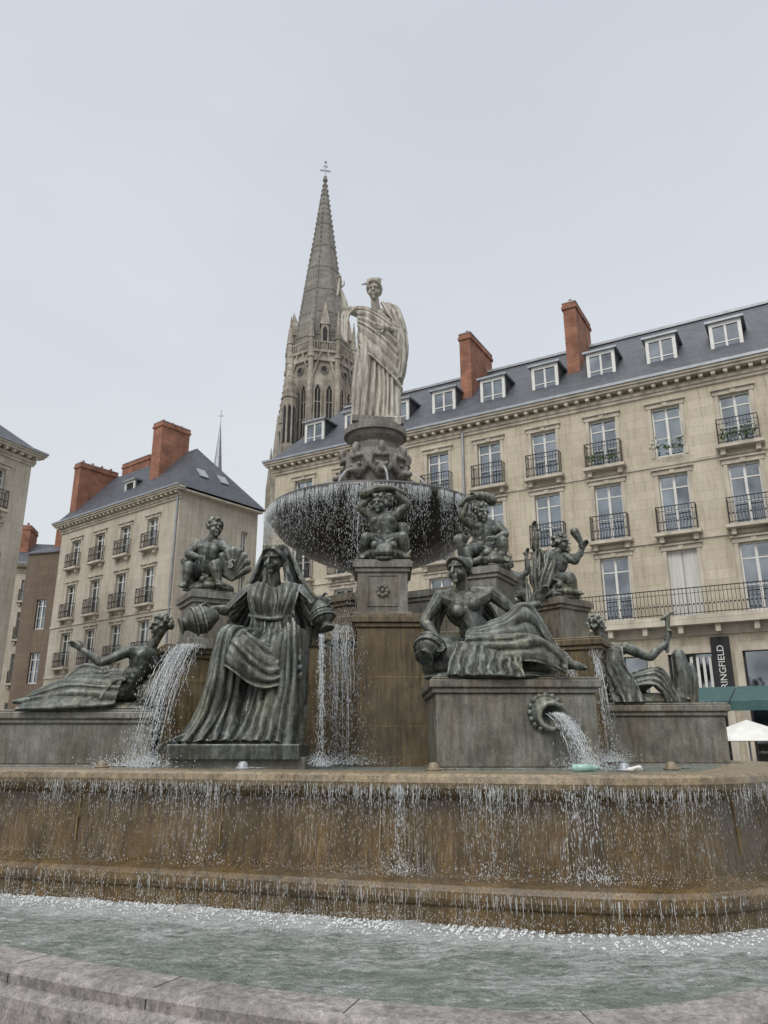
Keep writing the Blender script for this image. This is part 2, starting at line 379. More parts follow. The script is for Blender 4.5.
# --- Seated draped river figure (front left)
S=MB()
body(S,28,dict(head=(8,-12,184),chest=(8,-3,138),pelvis=(5,2,98),front=(0,-1,0),
 shA=(-17,-3,153),elA=(-38,-8,132),wrA=(-49,-26,130),hdA=(-.8,-.5,-.35),shB=(34,-3,153),elB=(52,-8,134),wrB=(57,-22,142),hdB=(.5,-.4,-.3),
 hpA=(-6,-4,96),knA=(-26,-46,96),anA=(-34,-50,16),toA=(-40,-64,5),hpB=(18,-4,96),knB=(32,-44,98),anB=(24,-48,14),toB=(20,-64,5)),
 female=True,hair='long',face=(-.35,-1,-.2),seed=4,crown=.14,k=1.06)
S.sheet([[(-26,0,106),(-38,-30,98),(-46,-34,60),(-54,-38,28),(-66,-40,2)],
         [(-20,-12,110),(-29,-54,105),(-35,-60,64),(-43,-62,28),(-56,-68,2)],
         [(-8,-14,110),(-14,-50,97),(-22,-52,58),(-30,-54,28),(-40,-66,3)],
         [(5,-14,112),(3,-34,86),(-4,-34,50),(-8,-42,26),(-14,-58,3)],
         [(18,-14,110),(22,-46,97),(18,-48,58),(12,-52,28),(8,-64,3)],
         [(30,-12,110),(36,-55,108),(37,-60,64),(36,-62,28),(32,-66,2)],
         [(38,-2,106),(45,-30,98),(46,-32,52),(46,-34,28),(44,-34,2)]],13,3.2,5.8,3,.5)
S.sheet([[(-28,-14,112),(-8,-42,102),(16,-40,90),(42,-40,101)],[(-34,-42,101),(-16,-60,92),(14,-54,68),(44,-54,79)],[(-40,-50,80),(-22,-62,68),(8,-58,50),(46,-56,60)]],5,2.6,3.4,8,.3)
S.sheet([[(-18,-6,158),(-16,-14,142),(-12,-14,124),(-14,-12,108)],[(-4,-12,160),(-6,-21,143),(-2,-17,124),(0,-18,108)],[(9,-12,154),(9,-17,138),(8,-16,122),(8,-19,106)],[(22,-12,160),(22,-21,143),(18,-17,124),(18,-18,108)],[(36,-6,158),(33,-14,142),(29,-14,124),(30,-12,108)]],9,1.9,2.4,9,.3)
S.tube([(-14,-12,126),(0,-19,122),(16,-19,122),(30,-12,126)],2.2,sub=4)
S.sheet([[(16,2,203),(26,3,188),(33,1,172),(42,0,158),(54,2,142),(58,2,118)],[(15,8,204),(27,10,186),(36,10,166),(46,10,148),(56,10,128),(56,12,106)],[(8,12,204),(16,18,184),(24,20,156),(30,18,128),(34,16,108),(36,16,90)]],6,2.6,3.4,11,.5)
S.sheet([[(0,2,203),(-9,3,188),(-14,1,172),(-22,0,158),(-32,2,142),(-38,2,124)],[(1,8,204),(-9,10,186),(-16,10,168),(-24,10,152),(-32,8,132),(-38,6,116)],[(8,12,204),(2,18,184),(-4,20,156),(-12,18,128),(-18,14,108),(-26,10,96)]],6,2.6,3.4,12,.5)
S.sheet([[(-19,-12,152),(-30,-14,140),(-36,-14,134)],[(-18,0,142),(-32,-4,120),(-36,-6,112)]],3,2.2,2.4,14)
S.sheet([[(36,-12,152),(46,-14,142),(50,-14,138)],[(33,0,142),(44,-4,124),(50,-6,116)]],3,2.2,2.4,15)
urn(S,(-60,-32,118),(-.9,-.35,-.35),38,13.5); urn(S,(61,-26,124),(.3,-.3,-.9),32,11.5)
S.ell((2,14,60),(38,24,56),None,14,9); S.ell((-6,-14,8),(52,40,10),None,14,9)
S.box(-72,46,-70,30,-12,1)
S.sheet([[(-40,-62,10),(-60,-62,7),(-86,-42,-3)],[(-40,-30,14),(-62,-30,8),(-88,-16,-2)]],4,3,3.4,21)
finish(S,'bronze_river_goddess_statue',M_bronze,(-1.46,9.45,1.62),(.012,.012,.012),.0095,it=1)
# --- Reclining nymph (front right)
S=MB()
body(S,28,dict(head=(-27,-12,109),chest=(-22,-6,70),pelvis=(-4,-4,30),front=(.2,-1,.2),
 shA=(-46,-6,82),elA=(-62,-12,56),wrA=(-52,-24,40),hdA=(.3,-.4,-.9),shB=(4,-6,86),elB=(29,-8,66),wrB=(50,-12,74),hdB=(.5,-.2,1),
 hpA=(-4,-12,28),knA=(38,-32,26),anA=(70,-38,12),toA=(84,-40,8),hpB=(4,0,32),knB=(34,-14,60),anB=(58,-20,20),toB=(73,-26,10)),
 female=True,hair='bun',face=(-.75,-1,-.15),seed=5,k=1.06)
S.sheet([[(-14,0,48),(14,-2,60),(34,-6,70),(48,-8,44),(58,-10,20)],[(-20,-16,46),(14,-20,56),(36,-24,69),(52,-28,44),(62,-30,24)],[(-24,-24,40),(10,-30,38),(36,-28,36),(52,-32,28),(62,-34,20)],[(-24,-28,34),(8,-42,36),(38,-45,36),(56,-47,24),(66,-46,18)],[(-22,-32,14),(8,-47,14),(38,-51,12),(56,-51,6),(64,-49,2)]],10,2.3,3.4,31,.2)
S.sheet([[(-34,-26,34),(-40,-36,20),(-44,-44,0)],[(-6,-36,30),(-8,-44,16),(-8,-50,0)],[(24,-48,20),(24,-51,12),(26,-53,-2)]],8,2.4,3.8,33,.5)
S.sheet([[(-44,-2,88),(-54,-2,62),(-60,-4,30)],[(-34,10,80),(-44,14,60),(-50,16,30)]],4,2.4,3,34)
S.sheet([[(-2,4,88),(14,4,60),(24,4,30)],[(-14,12,80),(4,14,56),(16,14,26)]],4,2.4,3,35)
urn(S,(-58,-20,30),(-.3,-.6,-.6),36,14)
reeds(S,(50,-12,70),(60,0,126),16,12,1.3,5); reeds(S,(44,4,40),(50,8,106),10,12,1.4,6)
S.ell((-40,4,20),(26,26,28),None,12,8); S.ell((10,0,10),(58,22,18),None,12,8); S.ell((0,-20,1),(66,30,6),None,12,8)
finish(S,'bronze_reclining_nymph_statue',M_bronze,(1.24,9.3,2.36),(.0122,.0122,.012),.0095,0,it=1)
# --- Reclining river god (left)
S=MB()
body(S,22,dict(head=(72,-5,84),chest=(58,-2,50),pelvis=(40,0,20),front=(-.6,-.6,.3),
 shA=(44,-12,58),elA=(20,-18,46),wrA=(2,-20,58),hdA=(-1,0,.6),shB=(74,8,56),elB=(82,8,30),wrB=(76,-2,10),hdB=(.2,-1,-.3),
 hpA=(36,-8,18),knA=(2,-14,24),anA=(-42,-16,10),toA=(-60,-18,8),hpB=(34,6,20),knB=(0,6,38),anB=(-34,2,12),toB=(-52,0,8)),
 hair='curly',face=(-1,-.45,0),seed=6,k=1.1)
S.sheet([[(42,14,24),(0,14,34),(-18,12,22),(-32,8,8)],[(42,6,30),(0,6,46),(-18,5,34),(-36,2,18)],[(42,-3,28),(0,-5,32),(-20,-6,23),(-38,-8,13)],[(42,-14,30),(2,-16,32),(-22,-18,25),(-42,-17,17)],[(42,-22,20),(2,-26,20),(-22,-27,16),(-44,-25,10)],[(40,-27,4),(4,-34,1),(-24,-36,0),(-52,-32,-1)]],9,2.2,3.0,41,.1,.8)
S.sheet([[(44,-18,30),(34,-24,24),(28,-30,8)],[(46,8,34),(26,6,42),(16,2,44)]],4,2.4,3,44)
S.sheet([[(64,10,60),(78,14,40),(88,14,4)],[(80,6,52),(90,4,30),(98,0,2)]],4,3,3,43)
urn(S,(72,-14,14),(.3,-.9,-.2),28,11); S.ell((20,0,2),(80,24,7),None,12,8); S.ell((70,6,14),(20,18,22),None,12,8)
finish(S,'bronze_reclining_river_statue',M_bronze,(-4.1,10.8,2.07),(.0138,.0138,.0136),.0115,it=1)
# --- Seated river figure seen from behind (right)
S=MB()
body(S,19,dict(head=(-38,-2,76),chest=(-30,0,46),pelvis=(-18,0,16),front=(.9,.5,0),
 shA=(-44,4,54),elA=(-40,16,34),wrA=(-24,22,28),shB=(-14,-8,54),elB=(8,-12,44),wrB=(26,-12,58),hdB=(.4,0,1),
 hpA=(-16,10,14),knA=(20,16,26),anA=(36,16,6),toA=(48,16,4),hpB=(-12,-6,14),knB=(14,-12,26),anB=(28,-14,6),toB=(40,-16,4)),
 hair='curly',face=(1,.3,.1),seed=8,beard=True,k=1.2)
S.sheet([[(-48,4,56),(-48,-2,36),(-44,-8,14),(-44,-14,0)],[(-38,-10,56),(-38,-15,36),(-30,-20,14),(-28,-24,0)],[(-18,-14,54),(-18,-18,36),(-10,-21,18),(-4,-25,0)]],6,2.3,3,51,.4)
S.sheet([[(-14,-14,28),(14,-20,34),(24,-20,16),(32,-20,0)],[(-16,-20,14),(4,-25,16),(12,-26,8),(16,-26,0)]],5,2.3,3,52,.3)
S.tube([(26,-12,50),(30,-12,84)],[2.0,2.6]); S.tube([(24,-12,82),(30,-12,86),(37,-12,90)],[2,2.6,1.2])
S.tube([(36,-8,0),(40,-8,26),(38,-8,46)],[10,9,7]); S.tube([(46,-6,0),(50,-6,24),(49,-6,36)],[7,6,4])
S.ell((0,0,2),(54,26,9),None,12,8)
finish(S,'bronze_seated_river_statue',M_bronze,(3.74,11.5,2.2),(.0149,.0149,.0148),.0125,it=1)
# --- cherub groups
def fish(S,c,f,sc=1.0,tail=None):
    c=V(c); f=V(f).normalized(); s=f.cross(V((0,0,1))).normalized(); u=V((0,0,1))
    S.ell(c,(13*sc,12*sc,10*sc),(s,f,u),12,8); S.ell(c+f*9*sc-u*1*sc,(9*sc,7*sc,5*sc),(s,f,u)); S.ell(c+f*8*sc-u*6*sc,(8*sc,6*sc,3*sc),(s,f,u))
    for q in (-1,1):
        S.ell(c+s*8*q*sc+f*6*sc+u*6*sc,4*sc); S.tube([c+s*10*q*sc,c+s*20*q*sc-f*2*sc-u*4*sc,c+s*24*q*sc+u*2*sc],[4*sc,3*sc,1*sc])
        S.tube([c+s*3*q*sc+f*4*sc+u*9*sc,c+s*8*q*sc+u*13*sc],[2.5*sc,1*sc])
    if tail: S.tube([c]+[V(t) for t in tail],[10*sc]+[8*sc*(1-.75*i/len(tail)) for i in range(len(tail))],sub=4); S.ell(V(tail[-1]),(8*sc,2*sc,6*sc))
def putto(name,loc,s,pose,mir=False,vox=.0115,seed=1,H=19):
    S=MB()
    if pose=='seated':
        body(S,H,dict(head=(2,-4,66),chest=(-4,0,42),pelvis=(-8,2,22),front=(.3,-1,0),shA=(-15,-2,50),elA=(-22,-9,38),wrA=(-10,-17,33),shB=(8,-4,50),elB=(17,-11,42),wrB=(20,-15,32),
          hpA=(-13,0,20),knA=(-18,-18,24),anA=(-20,-18,6),toA=(-22,-26,3),hpB=(-2,0,20),knB=(8,-19,25),anB=(12,-20,7),toB=(15,-28,4)),k=1.18,face=(.6,-1,0),seed=seed)
        for a in range(9): 
            t=math.pi*a/8; S.tube([(23,-12,12),(23+15*math.cos(t),-12,22+19*math.sin(t))],[2.4,4])
        S.ell((23,-10,26),(13,3,14))
        S.sheet([[(-16,4,48),(-24,6,30),(-28,4,4)],[(-6,10,48),(-10,14,28),(-14,14,4)]],4,2.6,2.6,seed)
        fish(S,(0,-8,6),(.5,-1,0),.9,[(-10,10,10),(-24,8,20),(-26,2,34)])
    elif pose=='arms_up':
        body(S,H,dict(head=(-5,-6,62),chest=(-1,0,42),pelvis=(0,2,24),front=(0,-1,0),shA=(-13,-1,50),elA=(-24,-4,58),wrA=(-13,-5,72),hdA=(1,0,.3),shB=(11,-1,50),elB=(24,-4,62),wrB=(12,-5,75),hdB=(-1,0,.2),
          hpA=(-6,-2,22),knA=(-18,-16,24),anA=(-19,-8,8),toA=(-22,-15,4),hpB=(6,-2,22),knB=(18,-15,25),anB=(20,-7,8),toB=(23,-14,5)),k=1.18,face=(-.3,-1,-.1),seed=seed)
        S.tube([(-20,-6,72),(-6,-7,78),(10,-6,78),(22,-5,72)],[6,4.5,3,2],sub=3)
        fish(S,(0,-14,9),(0,-1,-.1),1.1,[(6,8,12),(20,10,20),(18,8,40)])
        S.sheet([[(-12,-6,30),(-18,-10,18),(-22,-6,2)],[(-4,8,30),(-14,10,18),(-22,8,2)]],3,2.6,2.6,seed)
    elif pose=='arm_over':
        body(S,H,dict(head=(-3,-6,61),chest=(1,0,42),pelvis=(-3,2,24),front=(.2,-1,0),shA=(-12,-1,49),elA=(-24,-6,55),wrA=(-18,-8,70),hdA=(.5,-.2,1),shB=(13,-1,50),elB=(21,-8,38),wrB=(10,-17,31),hdB=(-1,-.3,-.2),
          hpA=(-8,-2,22),knA=(-20,-14,18),anA=(-18,-12,4),toA=(-22,-20,2),hpB=(4,-2,22),knB=(16,-16,28),anB=(16,-14,10),toB=(20,-21,6)),k=1.18,face=(.4,-1,-.2),seed=seed)
        S.tube([(-26,-8,68),(-16,-8,77),(-2,-7,79),(8,-6,75)],[2,4,5,6.5],sub=3)
        fish(S,(4,-13,9),(.4,-1,-.1),1.05,[(-6,8,12),(-20,10,18),(-24,8,36)])
        S.sheet([[(12,-4,34),(20,-6,20),(24,-4,2)],[(6,8,34),(14,10,18),(22,8,2)]],3,2.6,2.6,seed)
    else:
        body(S,H,dict(head=(6,-4,60),chest=(-2,0,40),pelvis=(-8,2,22),front=(.4,-1,0),shA=(-13,-2,46),elA=(-22,-6,54),wrA=(-20,-8,70),hdA=(-.2,0,1),shB=(9,-2,48),elB=(18,-8,40),wrB=(24,-12,50),
          hpA=(-12,0,20),knA=(-16,-18,20),anA=(-18,-14,4),toA=(-20,-22,2),hpB=(-2,0,20),knB=(10,-16,22),anB=(14,-16,6),toB=(18,-24,3)),k=1.18,face=(1,-.7,.1),seed=seed)
        S.tube([(24,-12,46),(26,-10,58),(20,-8,72)],[2.5,3,5],sub=3)
        fish(S,(2,-8,7),(.6,-1,0),1.0,[(-12,8,10),(-22,8,26),(-16,6,44)])
    S.ell((0,0,4),(24,20,9),None,12,8); 
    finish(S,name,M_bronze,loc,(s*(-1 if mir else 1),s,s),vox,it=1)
putto('bronze_cherub_statue',(-2.52,11.0,3.72),.0148,'seated',seed=3)
putto('bronze_cherub_statue',(0.0,11.2,4.2),.0150,'arms_up',seed=4)
putto('bronze_cherub_statue',(1.62,12.0,4.28),.0155,'arm_over',seed=5)
putto('bronze_cherub_statue',(2.86,12.5,3.9),.0158,'lean',seed=6)
putto('bronze_cherub_statue',(2.45,14.6,4.05),.0150,'lean',mir=True,seed=7,vox=.018)
putto('bronze_cherub_statue',(-2.6,16.0,4.0),.0150,'seated',mir=True,seed=8,vox=.02)
# --- marble statue
S=MB()
body(S,19,dict(head=(-2,-6,134),chest=(0,0,103),pelvis=(1,0,74),front=(0,-1,0),
 shA=(-17,0,113),elA=(-31,-4,116),wrA=(-37,-7,134),hdA=(-.1,-.1,1),shB=(17,0,112),elB=(25,-3,90),wrB=(10,-19,88),hdB=(-1,-.3,0),
 hpA=(-6,0,72),knA=(-9,-9,42),anA=(-10,-3,8),toA=(-12,-15,3),hpB=(8,0,72),knB=(8,-3,40),anB=(10,-1,8),toB=(14,-14,3)),
 female=True,hair='bun',face=(-.15,-1,-.25),seed=9,crown=.13,k=1.08)
S.sheet([[(-15,6,88),(-18,7,58),(-19,8,30),(-20,10,2)],[(-16,-3,88),(-18,-5,58),(-20,-6,30),(-21,-8,2)],[(-9,-12,86),(-11,-16,56),(-13,-14,28),(-13,-13,2)],[(0,-13,86),(0,-12,58),(0,-12,28),(0,-13,2)],[(9,-12,86),(10,-13,58),(12,-12,28),(12,-13,2)],[(17,-4,88),(20,-5,58),(21,-6,30),(21,-8,2)],[(16,6,88),(19,7,58),(20,8,30),(20,10,2)]],11,2.2,4.2,61,.3,.6)
S.sheet([[(-15,6,88),(-18,7,58),(-19,8,30),(-20,10,2)],[(0,14,88),(0,16,58),(0,16,30),(0,18,2)],[(16,6,88),(19,7,58),(20,8,30),(20,10,2)]],6,2.6,3,62,.3)
S.sheet([[(-19,-4,118),(-9,-13,112),(6,-13,104),(18,-10,96),(24,-4,92)],[(-18,-6,106),(-10,-15,100),(6,-16,88),(18,-11,78),(25,-3,74)],[(-18,-6,94),(-10,-14,84),(5,-16,70),(18,-11,56),(25,-2,50)],[(-17,-5,80),(-12,-14,68),(4,-16,52),(18,-11,38),(24,-2,30)]],7,1.9,3.2,65,.2,.5)
S.sheet([[(4,-10,119),(10,-12,108),(18,-10,96)],[(18,-6,118),(24,-8,106),(27,-6,92)],[(20,4,116),(27,2,104),(30,0,90)]],4,2.0,2.6,66,.2)
S.sheet([[(18,-8,98),(21,-12,80),(22,-10,60),(20,-9,42)],[(27,-4,98),(30,-4,78),(28,-4,58),(25,-4,44)],[(27,6,98),(29,6,78),(27,6,58),(24,6,42)]],4,2.1,2.8,67,.4)
S.sheet([[(-20,-5,116),(-27,-7,106),(-28,-7,92),(-28,-6,78)],[(-30,-3,117),(-35,-4,108),(-35,-4,94),(-33,-4,84)]],3,1.8,2.2,68,.4)
S.tube([(-39,-10,126),(-37,-9,148)],[1.4,1.4]); 
S.box(-24,24,-18,18,-6,2)
finish(S,'marble_city_statue',M_marble,(-.16,14.0,7.66),(.0203,.0205,.0222),.0145,it=1)
S=MB(); S.ell((0,0,.07),(.14,.07,.07)); S.ell((.11,0,.15),(.045,.04,.045)); S.tube([(.08,0,.1),(.11,0,.14)],[.05,.035]); S.tube([(-.1,0,.07),(-.26,0,.03)],[.045,.02]); S.cone((.15,0,.15),.012,(.19,0,.14),.003); S.tube([(0,.02,.02),(0,.02,-.05)],.012); S.tube([(0,-.02,.02),(0,-.02,-.05)],.012)
M_pig=simple('pigeon_feathers',(.28,.28,.29),(.6,.6,.6),9,.8)
finish(S,'pigeon',M_pig,(-.2,14.05,10.86),(1,1,1),.012)
# ------------------------------------------------------------------ fountain structure
C=V((-.17,14.0,0))
fountain=empty('fountain')
def outline(pts,N=900):
    P,_=crom([V((a,b,0)) for a,b in pts],[0]*len(pts),24,True)
    pol=sorted((math.atan2(p.y-C.y,p.x-C.x),(p-C).length) for p in P)
    out=[]
    ks=[a for a,_ in pol]; n=len(pol)
    for i in range(N):
        a=-math.pi+2*math.pi*i/N; j=bisect.bisect(ks,a)
        a0,r0=pol[(j-1)%n]; a1,r1=pol[j%n]
        if j==0: a0-=2*math.pi
        if j==n: a1+=2*math.pi
        t=(a-a0)/(a1-a0) if a1!=a0 else 0; r=r0+(r1-r0)*t
        out.append(C+V((math.cos(a)*r,math.sin(a)*r,0)))
    nr=[]
    for i in range(N):
        t=(out[(i+3)%N]-out[i-3]).normalized(); nr.append(V((t.y,-t.x,0)))
    return out,nr
IN,INn=outline([(-6.2,9.3),(-4.9,8.35),(-3.3,7.73),(-1.6,7.2),(.08,6.62),(1.3,6.24),(1.95,6.14),(2.5,6.32),(2.95,6.78),(3.35,7.5),(4.0,8.8),(4.9,10.3),(5.3,12.2),(5.0,15),(4.0,18),(2.2,20.6),(-.4,21.6),(-3.6,20.8),(-6.0,18.2),(-7.2,15),(-7.3,11.6)])
OUT,OUTn=outline([(-7.3,8.6),(-4.6,6.6),(-2.34,5.25),(-.9,4.5),(.3,4.08),(1.1,4.06),(1.95,4.42),(3.0,5.15),(4.6,6.6),(6.3,9),(7.2,12),(7,17),(5,21.5),(1,24.3),(-4,24),(-8.5,21),(-10,16),(-9.5,12)])
N=len(IN)
def sweep(path,nrm,prof,name,mat,smooth=False,parent=fountain):
    m=MB(); k=len(prof)
    for p,n in zip(path,nrm):
        for o,z in prof: m.v.append(tuple(p+n*o+V((0,0,z))))
    for i in range(N):
        for j in range(k-1):
            a=i*k+j; b=((i+1)%N)*k+j; m.f.append((a,b,b+1,a+1))
    return m.obj(name,mat,parent,smooth)
sweep(IN,INn,[(.34,.1),(.34,.5),(.37,.52),(.39,.56),(.385,.61),(.35,.645),(.28,.66),(.15,.67),(.06,.69)],'basin_ledge',M_gran_wet)
sweep(IN,INn,[(.06,.69),(.02,1.20),(.05,1.23)],'basin_wall',M_gran_wet)
sweep(IN,INn,[(.05,1.23),(.16,1.26),(.23,1.30),(.25,1.34),(.24,1.385),(.19,1.405),(-.28,1.41),(-.32,1.385),(-.32,1.1)],'basin_rim',M_rim)
def frame_at(p,n):
    t=V((-n.y,n.x,0)); return Matrix(((t.x,n.x,0,p.x),(t.y,n.y,0,p.y),(0,0,1,0),(0,0,0,1)))
m=MB(); acc=0
for i in range(N):
    acc+=(IN[(i+1)%N]-IN[i]).length
    if acc>1.45:
        acc=0; Mx=frame_at(IN[i],INn[i])
        m.box(-.005,.005,.0,.040,1.0,1.2,Mx); m.box(-.005,.005,.0,.058,.8,1.0,Mx); m.box(-.005,.005,.0,.254,1.33,1.365,Mx)
m.obj('mortar_joints',simple('mortar',(.22,.16,.07),(.32,.25,.13),6),fountain)
sweep(OUT,OUTn,[(-.03,.05),(-.03,.41),(0,.45),(.05,.465),(.26,.465),(.29,.455),(.31,.43),(.31,.38),(.35,.36),(.37,.34),(.38,.30),(.38,.12),(.46,.11),(.60,.10),(.62,.08),(.62,0)],'outer_coping',M_cope)
m=MB(); acc=0
for i in range(N):
    acc+=(OUT[(i+1)%N]-OUT[i]).length
    if acc>.95:
        acc=0; Mx=frame_at(OUT[i],OUTn[i]); m.box(-.003,.003,.045,.262,.44,.4662,Mx); m.box(-.003,.003,.3,.3125,.385,.43,Mx); m.box(-.003,.003,.3,.3815,.12,.30,Mx)
m.obj('coping_joints',M_gran_dark,fountain)
m=MB(); K=40; fo=[]
for i in range(N):
    a=IN[i]+INn[i]*.33; b=OUT[i]
    for j in range(K):
        t=(j/(K-1)); p=a.lerp(b,t); d=(p-a).length
        z=.385+.018*mn.noise(V((p.x*3,p.y*4.5,1)))+.014*mn.noise(V((p.x*8,p.y*12,2)))
        m.v.append((p.x,p.y,z)); fo.append(max(0,.58-d*.8)+max(0,.30-.11*d)+.16*mn.noise(V((p.x*2,p.y*3,5))))
for i in range(N):
    for j in range(K-1): a=i*K+j; b=((i+1)%N)*K+j; m.f.append((a,a+1,b+1,b))
o=m.obj('fountain_water',M_pool,None,True)
at=o.data.attributes.new('foam','FLOAT','POINT')
for i,f in enumerate(fo): at.data[i].value=f
m=MB()
for i in range(N): m.v.append(tuple(IN[i]-INn[i]*.3+V((0,0,1.37))))
m.v.append((C.x,C.y,1.37))
for i in range(N): m.f.append((i,(i+1)%N,N))
m.obj('upper_pool_water',M_pool,fountain,True)
def octa(r,rot=22.5,c=C,n=8): return [(c.x+r*math.cos(math.radians(rot+360*i/n)),c.y+r*math.sin(math.radians(rot+360*i/n))) for i in range(n)]
def tier(m,r,z0,z1,cor=.12,n=8,rot=22.5,c=C):
    m.prism(octa(r+.08,rot,c,n),z0,z0+.14); m.prism(octa(r,rot,c,n),z0+.14,z1-.2); m.prism(octa(r+.05,rot,c,n),z1-.2,z1-.13); m.prism(octa(r+cor,rot,c,n),z1-.13,z1)
def bev(o,w=.012):
    b=o.modifiers.new('bevel','BEVEL'); b.width=w; b.segments=2; b.limit_method='ANGLE'; return o
m=MB(); tier(m,3.15,1.2,3.18); bev(m.obj('lower_tier',M_gran_mid,fountain))
m=MB(); tier(m,1.15,3.18,4.1); bev(m.obj('upper_tier',M_gran_mid,fountain))
def pedestal(m,cx,cy,hx,hy,z0,z1,rz=0,cap=.07,base=.06):
    Mx=Matrix.Translation((cx,cy,0))@Matrix.Rotation(rz,4,'Z')
    m.box(-hx-base,hx+base,-hy-base,hy+base,z0,z0+.14,Mx); m.box(-hx,hx,-hy,hy,z0+.14,z1-.18,Mx)
    m.box(-hx-cap*.5,hx+cap*.5,-hy-cap*.5,hy+cap*.5,z1-.18,z1-.12,Mx); m.box(-hx-cap,hx+cap,-hy-cap,hy+cap,z1-.12,z1-.03,Mx); m.box(-hx-cap*.6,hx+cap*.6,-hy-cap*.6,hy+cap*.6,z1-.03,z1,Mx)
m=MB()
pedestal(m,.11,11.1,.47,.9,1.2,3.3); bev(m.obj('central_pier',M_gran_mid,fountain))
m=MB()
pedestal(m,-.02,11.3,.36,.42,3.3,4.2)
pedestal(m,1.6,12.1,.36,.42,3.1,4.28,-.5); pedestal(m,.9,12.6,.7,.35,3.18,4.05,-.6)
pedestal(m,2.86,12.6,.34,.36,3.0,3.9,-.9); pedestal(m,2.3,13.4,.5,.3,3.1,3.7,-.9)
pedestal(m,2.45,14.7,.34,.34,3.0,4.05,-1.4)
pedestal(m,-2.52,11.1,.34,.36,2.9,3.72,.5); pedestal(m,-2.6,16.1,.34,.36,3.0,4.0,.5)
for (x,y) in ((-.02,10.86),): 
    for a in range(8):
        t=a*math.pi/4; m.ell((x+.07*math.cos(t),y,3.75+.07*math.sin(t)),(.035,.03,.035))
    m.ell((x,y,3.75),(.035,.04,.035))
    m.box(x-.2,x+.2,10.865,10.879,3.52,3.54); m.box(x-.2,x+.2,10.865,10.879,3.96,3.98); m.box(x-.22,x-.2,10.865,10.879,3.52,3.98); m.box(x+.2,x+.22,10.865,10.879,3.52,3.98)
bev(m.obj('statue_plinths',M_gran_grey,fountain),.008)
m=MB()
pedestal(m,2.55,12.0,.9,.8,1.2,3.1,-.45); pedestal(m,-2.5,11.6,.85,.75,1.2,2.95,.45)
bev(m.obj('corner_piers',M_gran_mid,fountain))
m=MB()
pedestal(m,1.46,9.62,.90,.78,1.25,2.36,.02); pedestal(m,-4.6,11.1,1.55,.6,1.25,2.08,.0); pedestal(m,3.95,11.75,.86,.6,1.25,2.2,-.1)
m.box(-2.35,-.85,8.7,10.6,1.25,1.5); 
bev(m.obj('statue_pedestals',M_gran_grey,fountain),.015)
S=MB(); 
for r0,y in ((.21,8.83),(.17,8.77)): S.cone((1.80,8.9,1.97),r0,(1.80,y,1.97),r0,28)
k0=len(S.v)
S.lathe([(.0,0),(.08,0),(.10,.05),(.11,.2),(.14,.26),(.16,.27),(.16,.30),(.12,.30),(.10,.22),(.0,.1)],24)
Mx=Matrix.Translation((1.80,8.78,1.97))@Matrix.Rotation(math.radians(100),4,'X'); S.v[k0:]=[tuple(Mx@V(p)) for p in S.v[k0:]]
for a in range(16):
    t=a*.3927; S.ell((1.8+.185*math.cos(t),8.80,1.97+.185*math.sin(t)),.034,None,8,5)
S.obj('bronze_spout',M_bronze,fountain,True)
m=MB(); m.lathe([(.42,4.1),(.45,4.25),(.33,4.35),(.3,4.55),(.42,4.7),(.5,4.74),(.62,4.80),(1.0,4.93),(1.4,5.12),(1.72,5.36),(1.87,5.56)],96,(C.x,C.y),32,.035)
m.lathe([(1.93,5.56),(1.98,5.64),(2.03,5.69),(2.03,5.80),(2.0,5.83),(1.86,5.83),(1.6,5.7),(.3,5.6)],96,(C.x,C.y)); m.obj('upper_bowl',M_gran_dark,fountain,True)
S=MB()
S.lathe([(0.01,5.5),(.62,5.5),(.64,5.9),(.5,6.05),(.46,6.3),(.54,6.6),(.60,6.85),(.56,7.0),(.44,7.1),(.4,7.2),(.52,7.3),(.56,7.42),(.01,7.42)],32,(0,0))
for i in range(8):
    a=math.pi/4*i+.2; d=V((math.cos(a),math.sin(a),0)); s=V((-d.y,d.x,0))
    c=d*.56+V((0,0,6.55))
    S.ell(c,(.13,.15,.17),(s,d,V((0,0,1)))); S.tube([c+d*.06-V((0,0,.02)),c+d*.22-V((0,0,.06))],[.09,.06]); 
    for q in (-1,1):
        S.ell(c+s*.09*q+d*.1+V((0,0,.09)),.045); S.tube([c+s*.12*q,c+s*.2*q+V((0,0,.12)),c+s*.14*q+V((0,0,.3)),c+s*.05*q+d*.1+V((0,0,.26))],[.06,.05,.05,.04],sub=3)
    S.tube([d*.52+V((0,0,6.75)),d*.66+V((0,0,6.95)),d*.62+V((0,0,7.05)),d*.54+V((0,0,7.0))],[.07,.07,.06,.05],sub=3)
    S.tube([d*.45+V((0,0,6.3)),d*.6+V((0,0,6.15)),d*.72+V((0,0,6.2))],[.08,.06,.05],sub=3)
M_cap=granite('capital_stone',(.17,.16,.135),(.34,.31,.265),(.10,.09,.075),.6,.5,rz=.5)
finish(S,'carved_capital',M_cap,(C.x,C.y,0),(1,1,1),.02,parent=fountain,it=1)
m=MB(); Mx=Matrix.Translation((C.x,C.y,0))@Matrix.Rotation(.15,4,'Z')
m.prism(octa(.62,0,C,24),7.38,7.5); m.prism(octa(.56,0,C,24),7.5,7.56); m.box(-.5,.5,-.42,.42,7.56,7.68,Mx); m.obj('statue_base',M_cap,fountain)
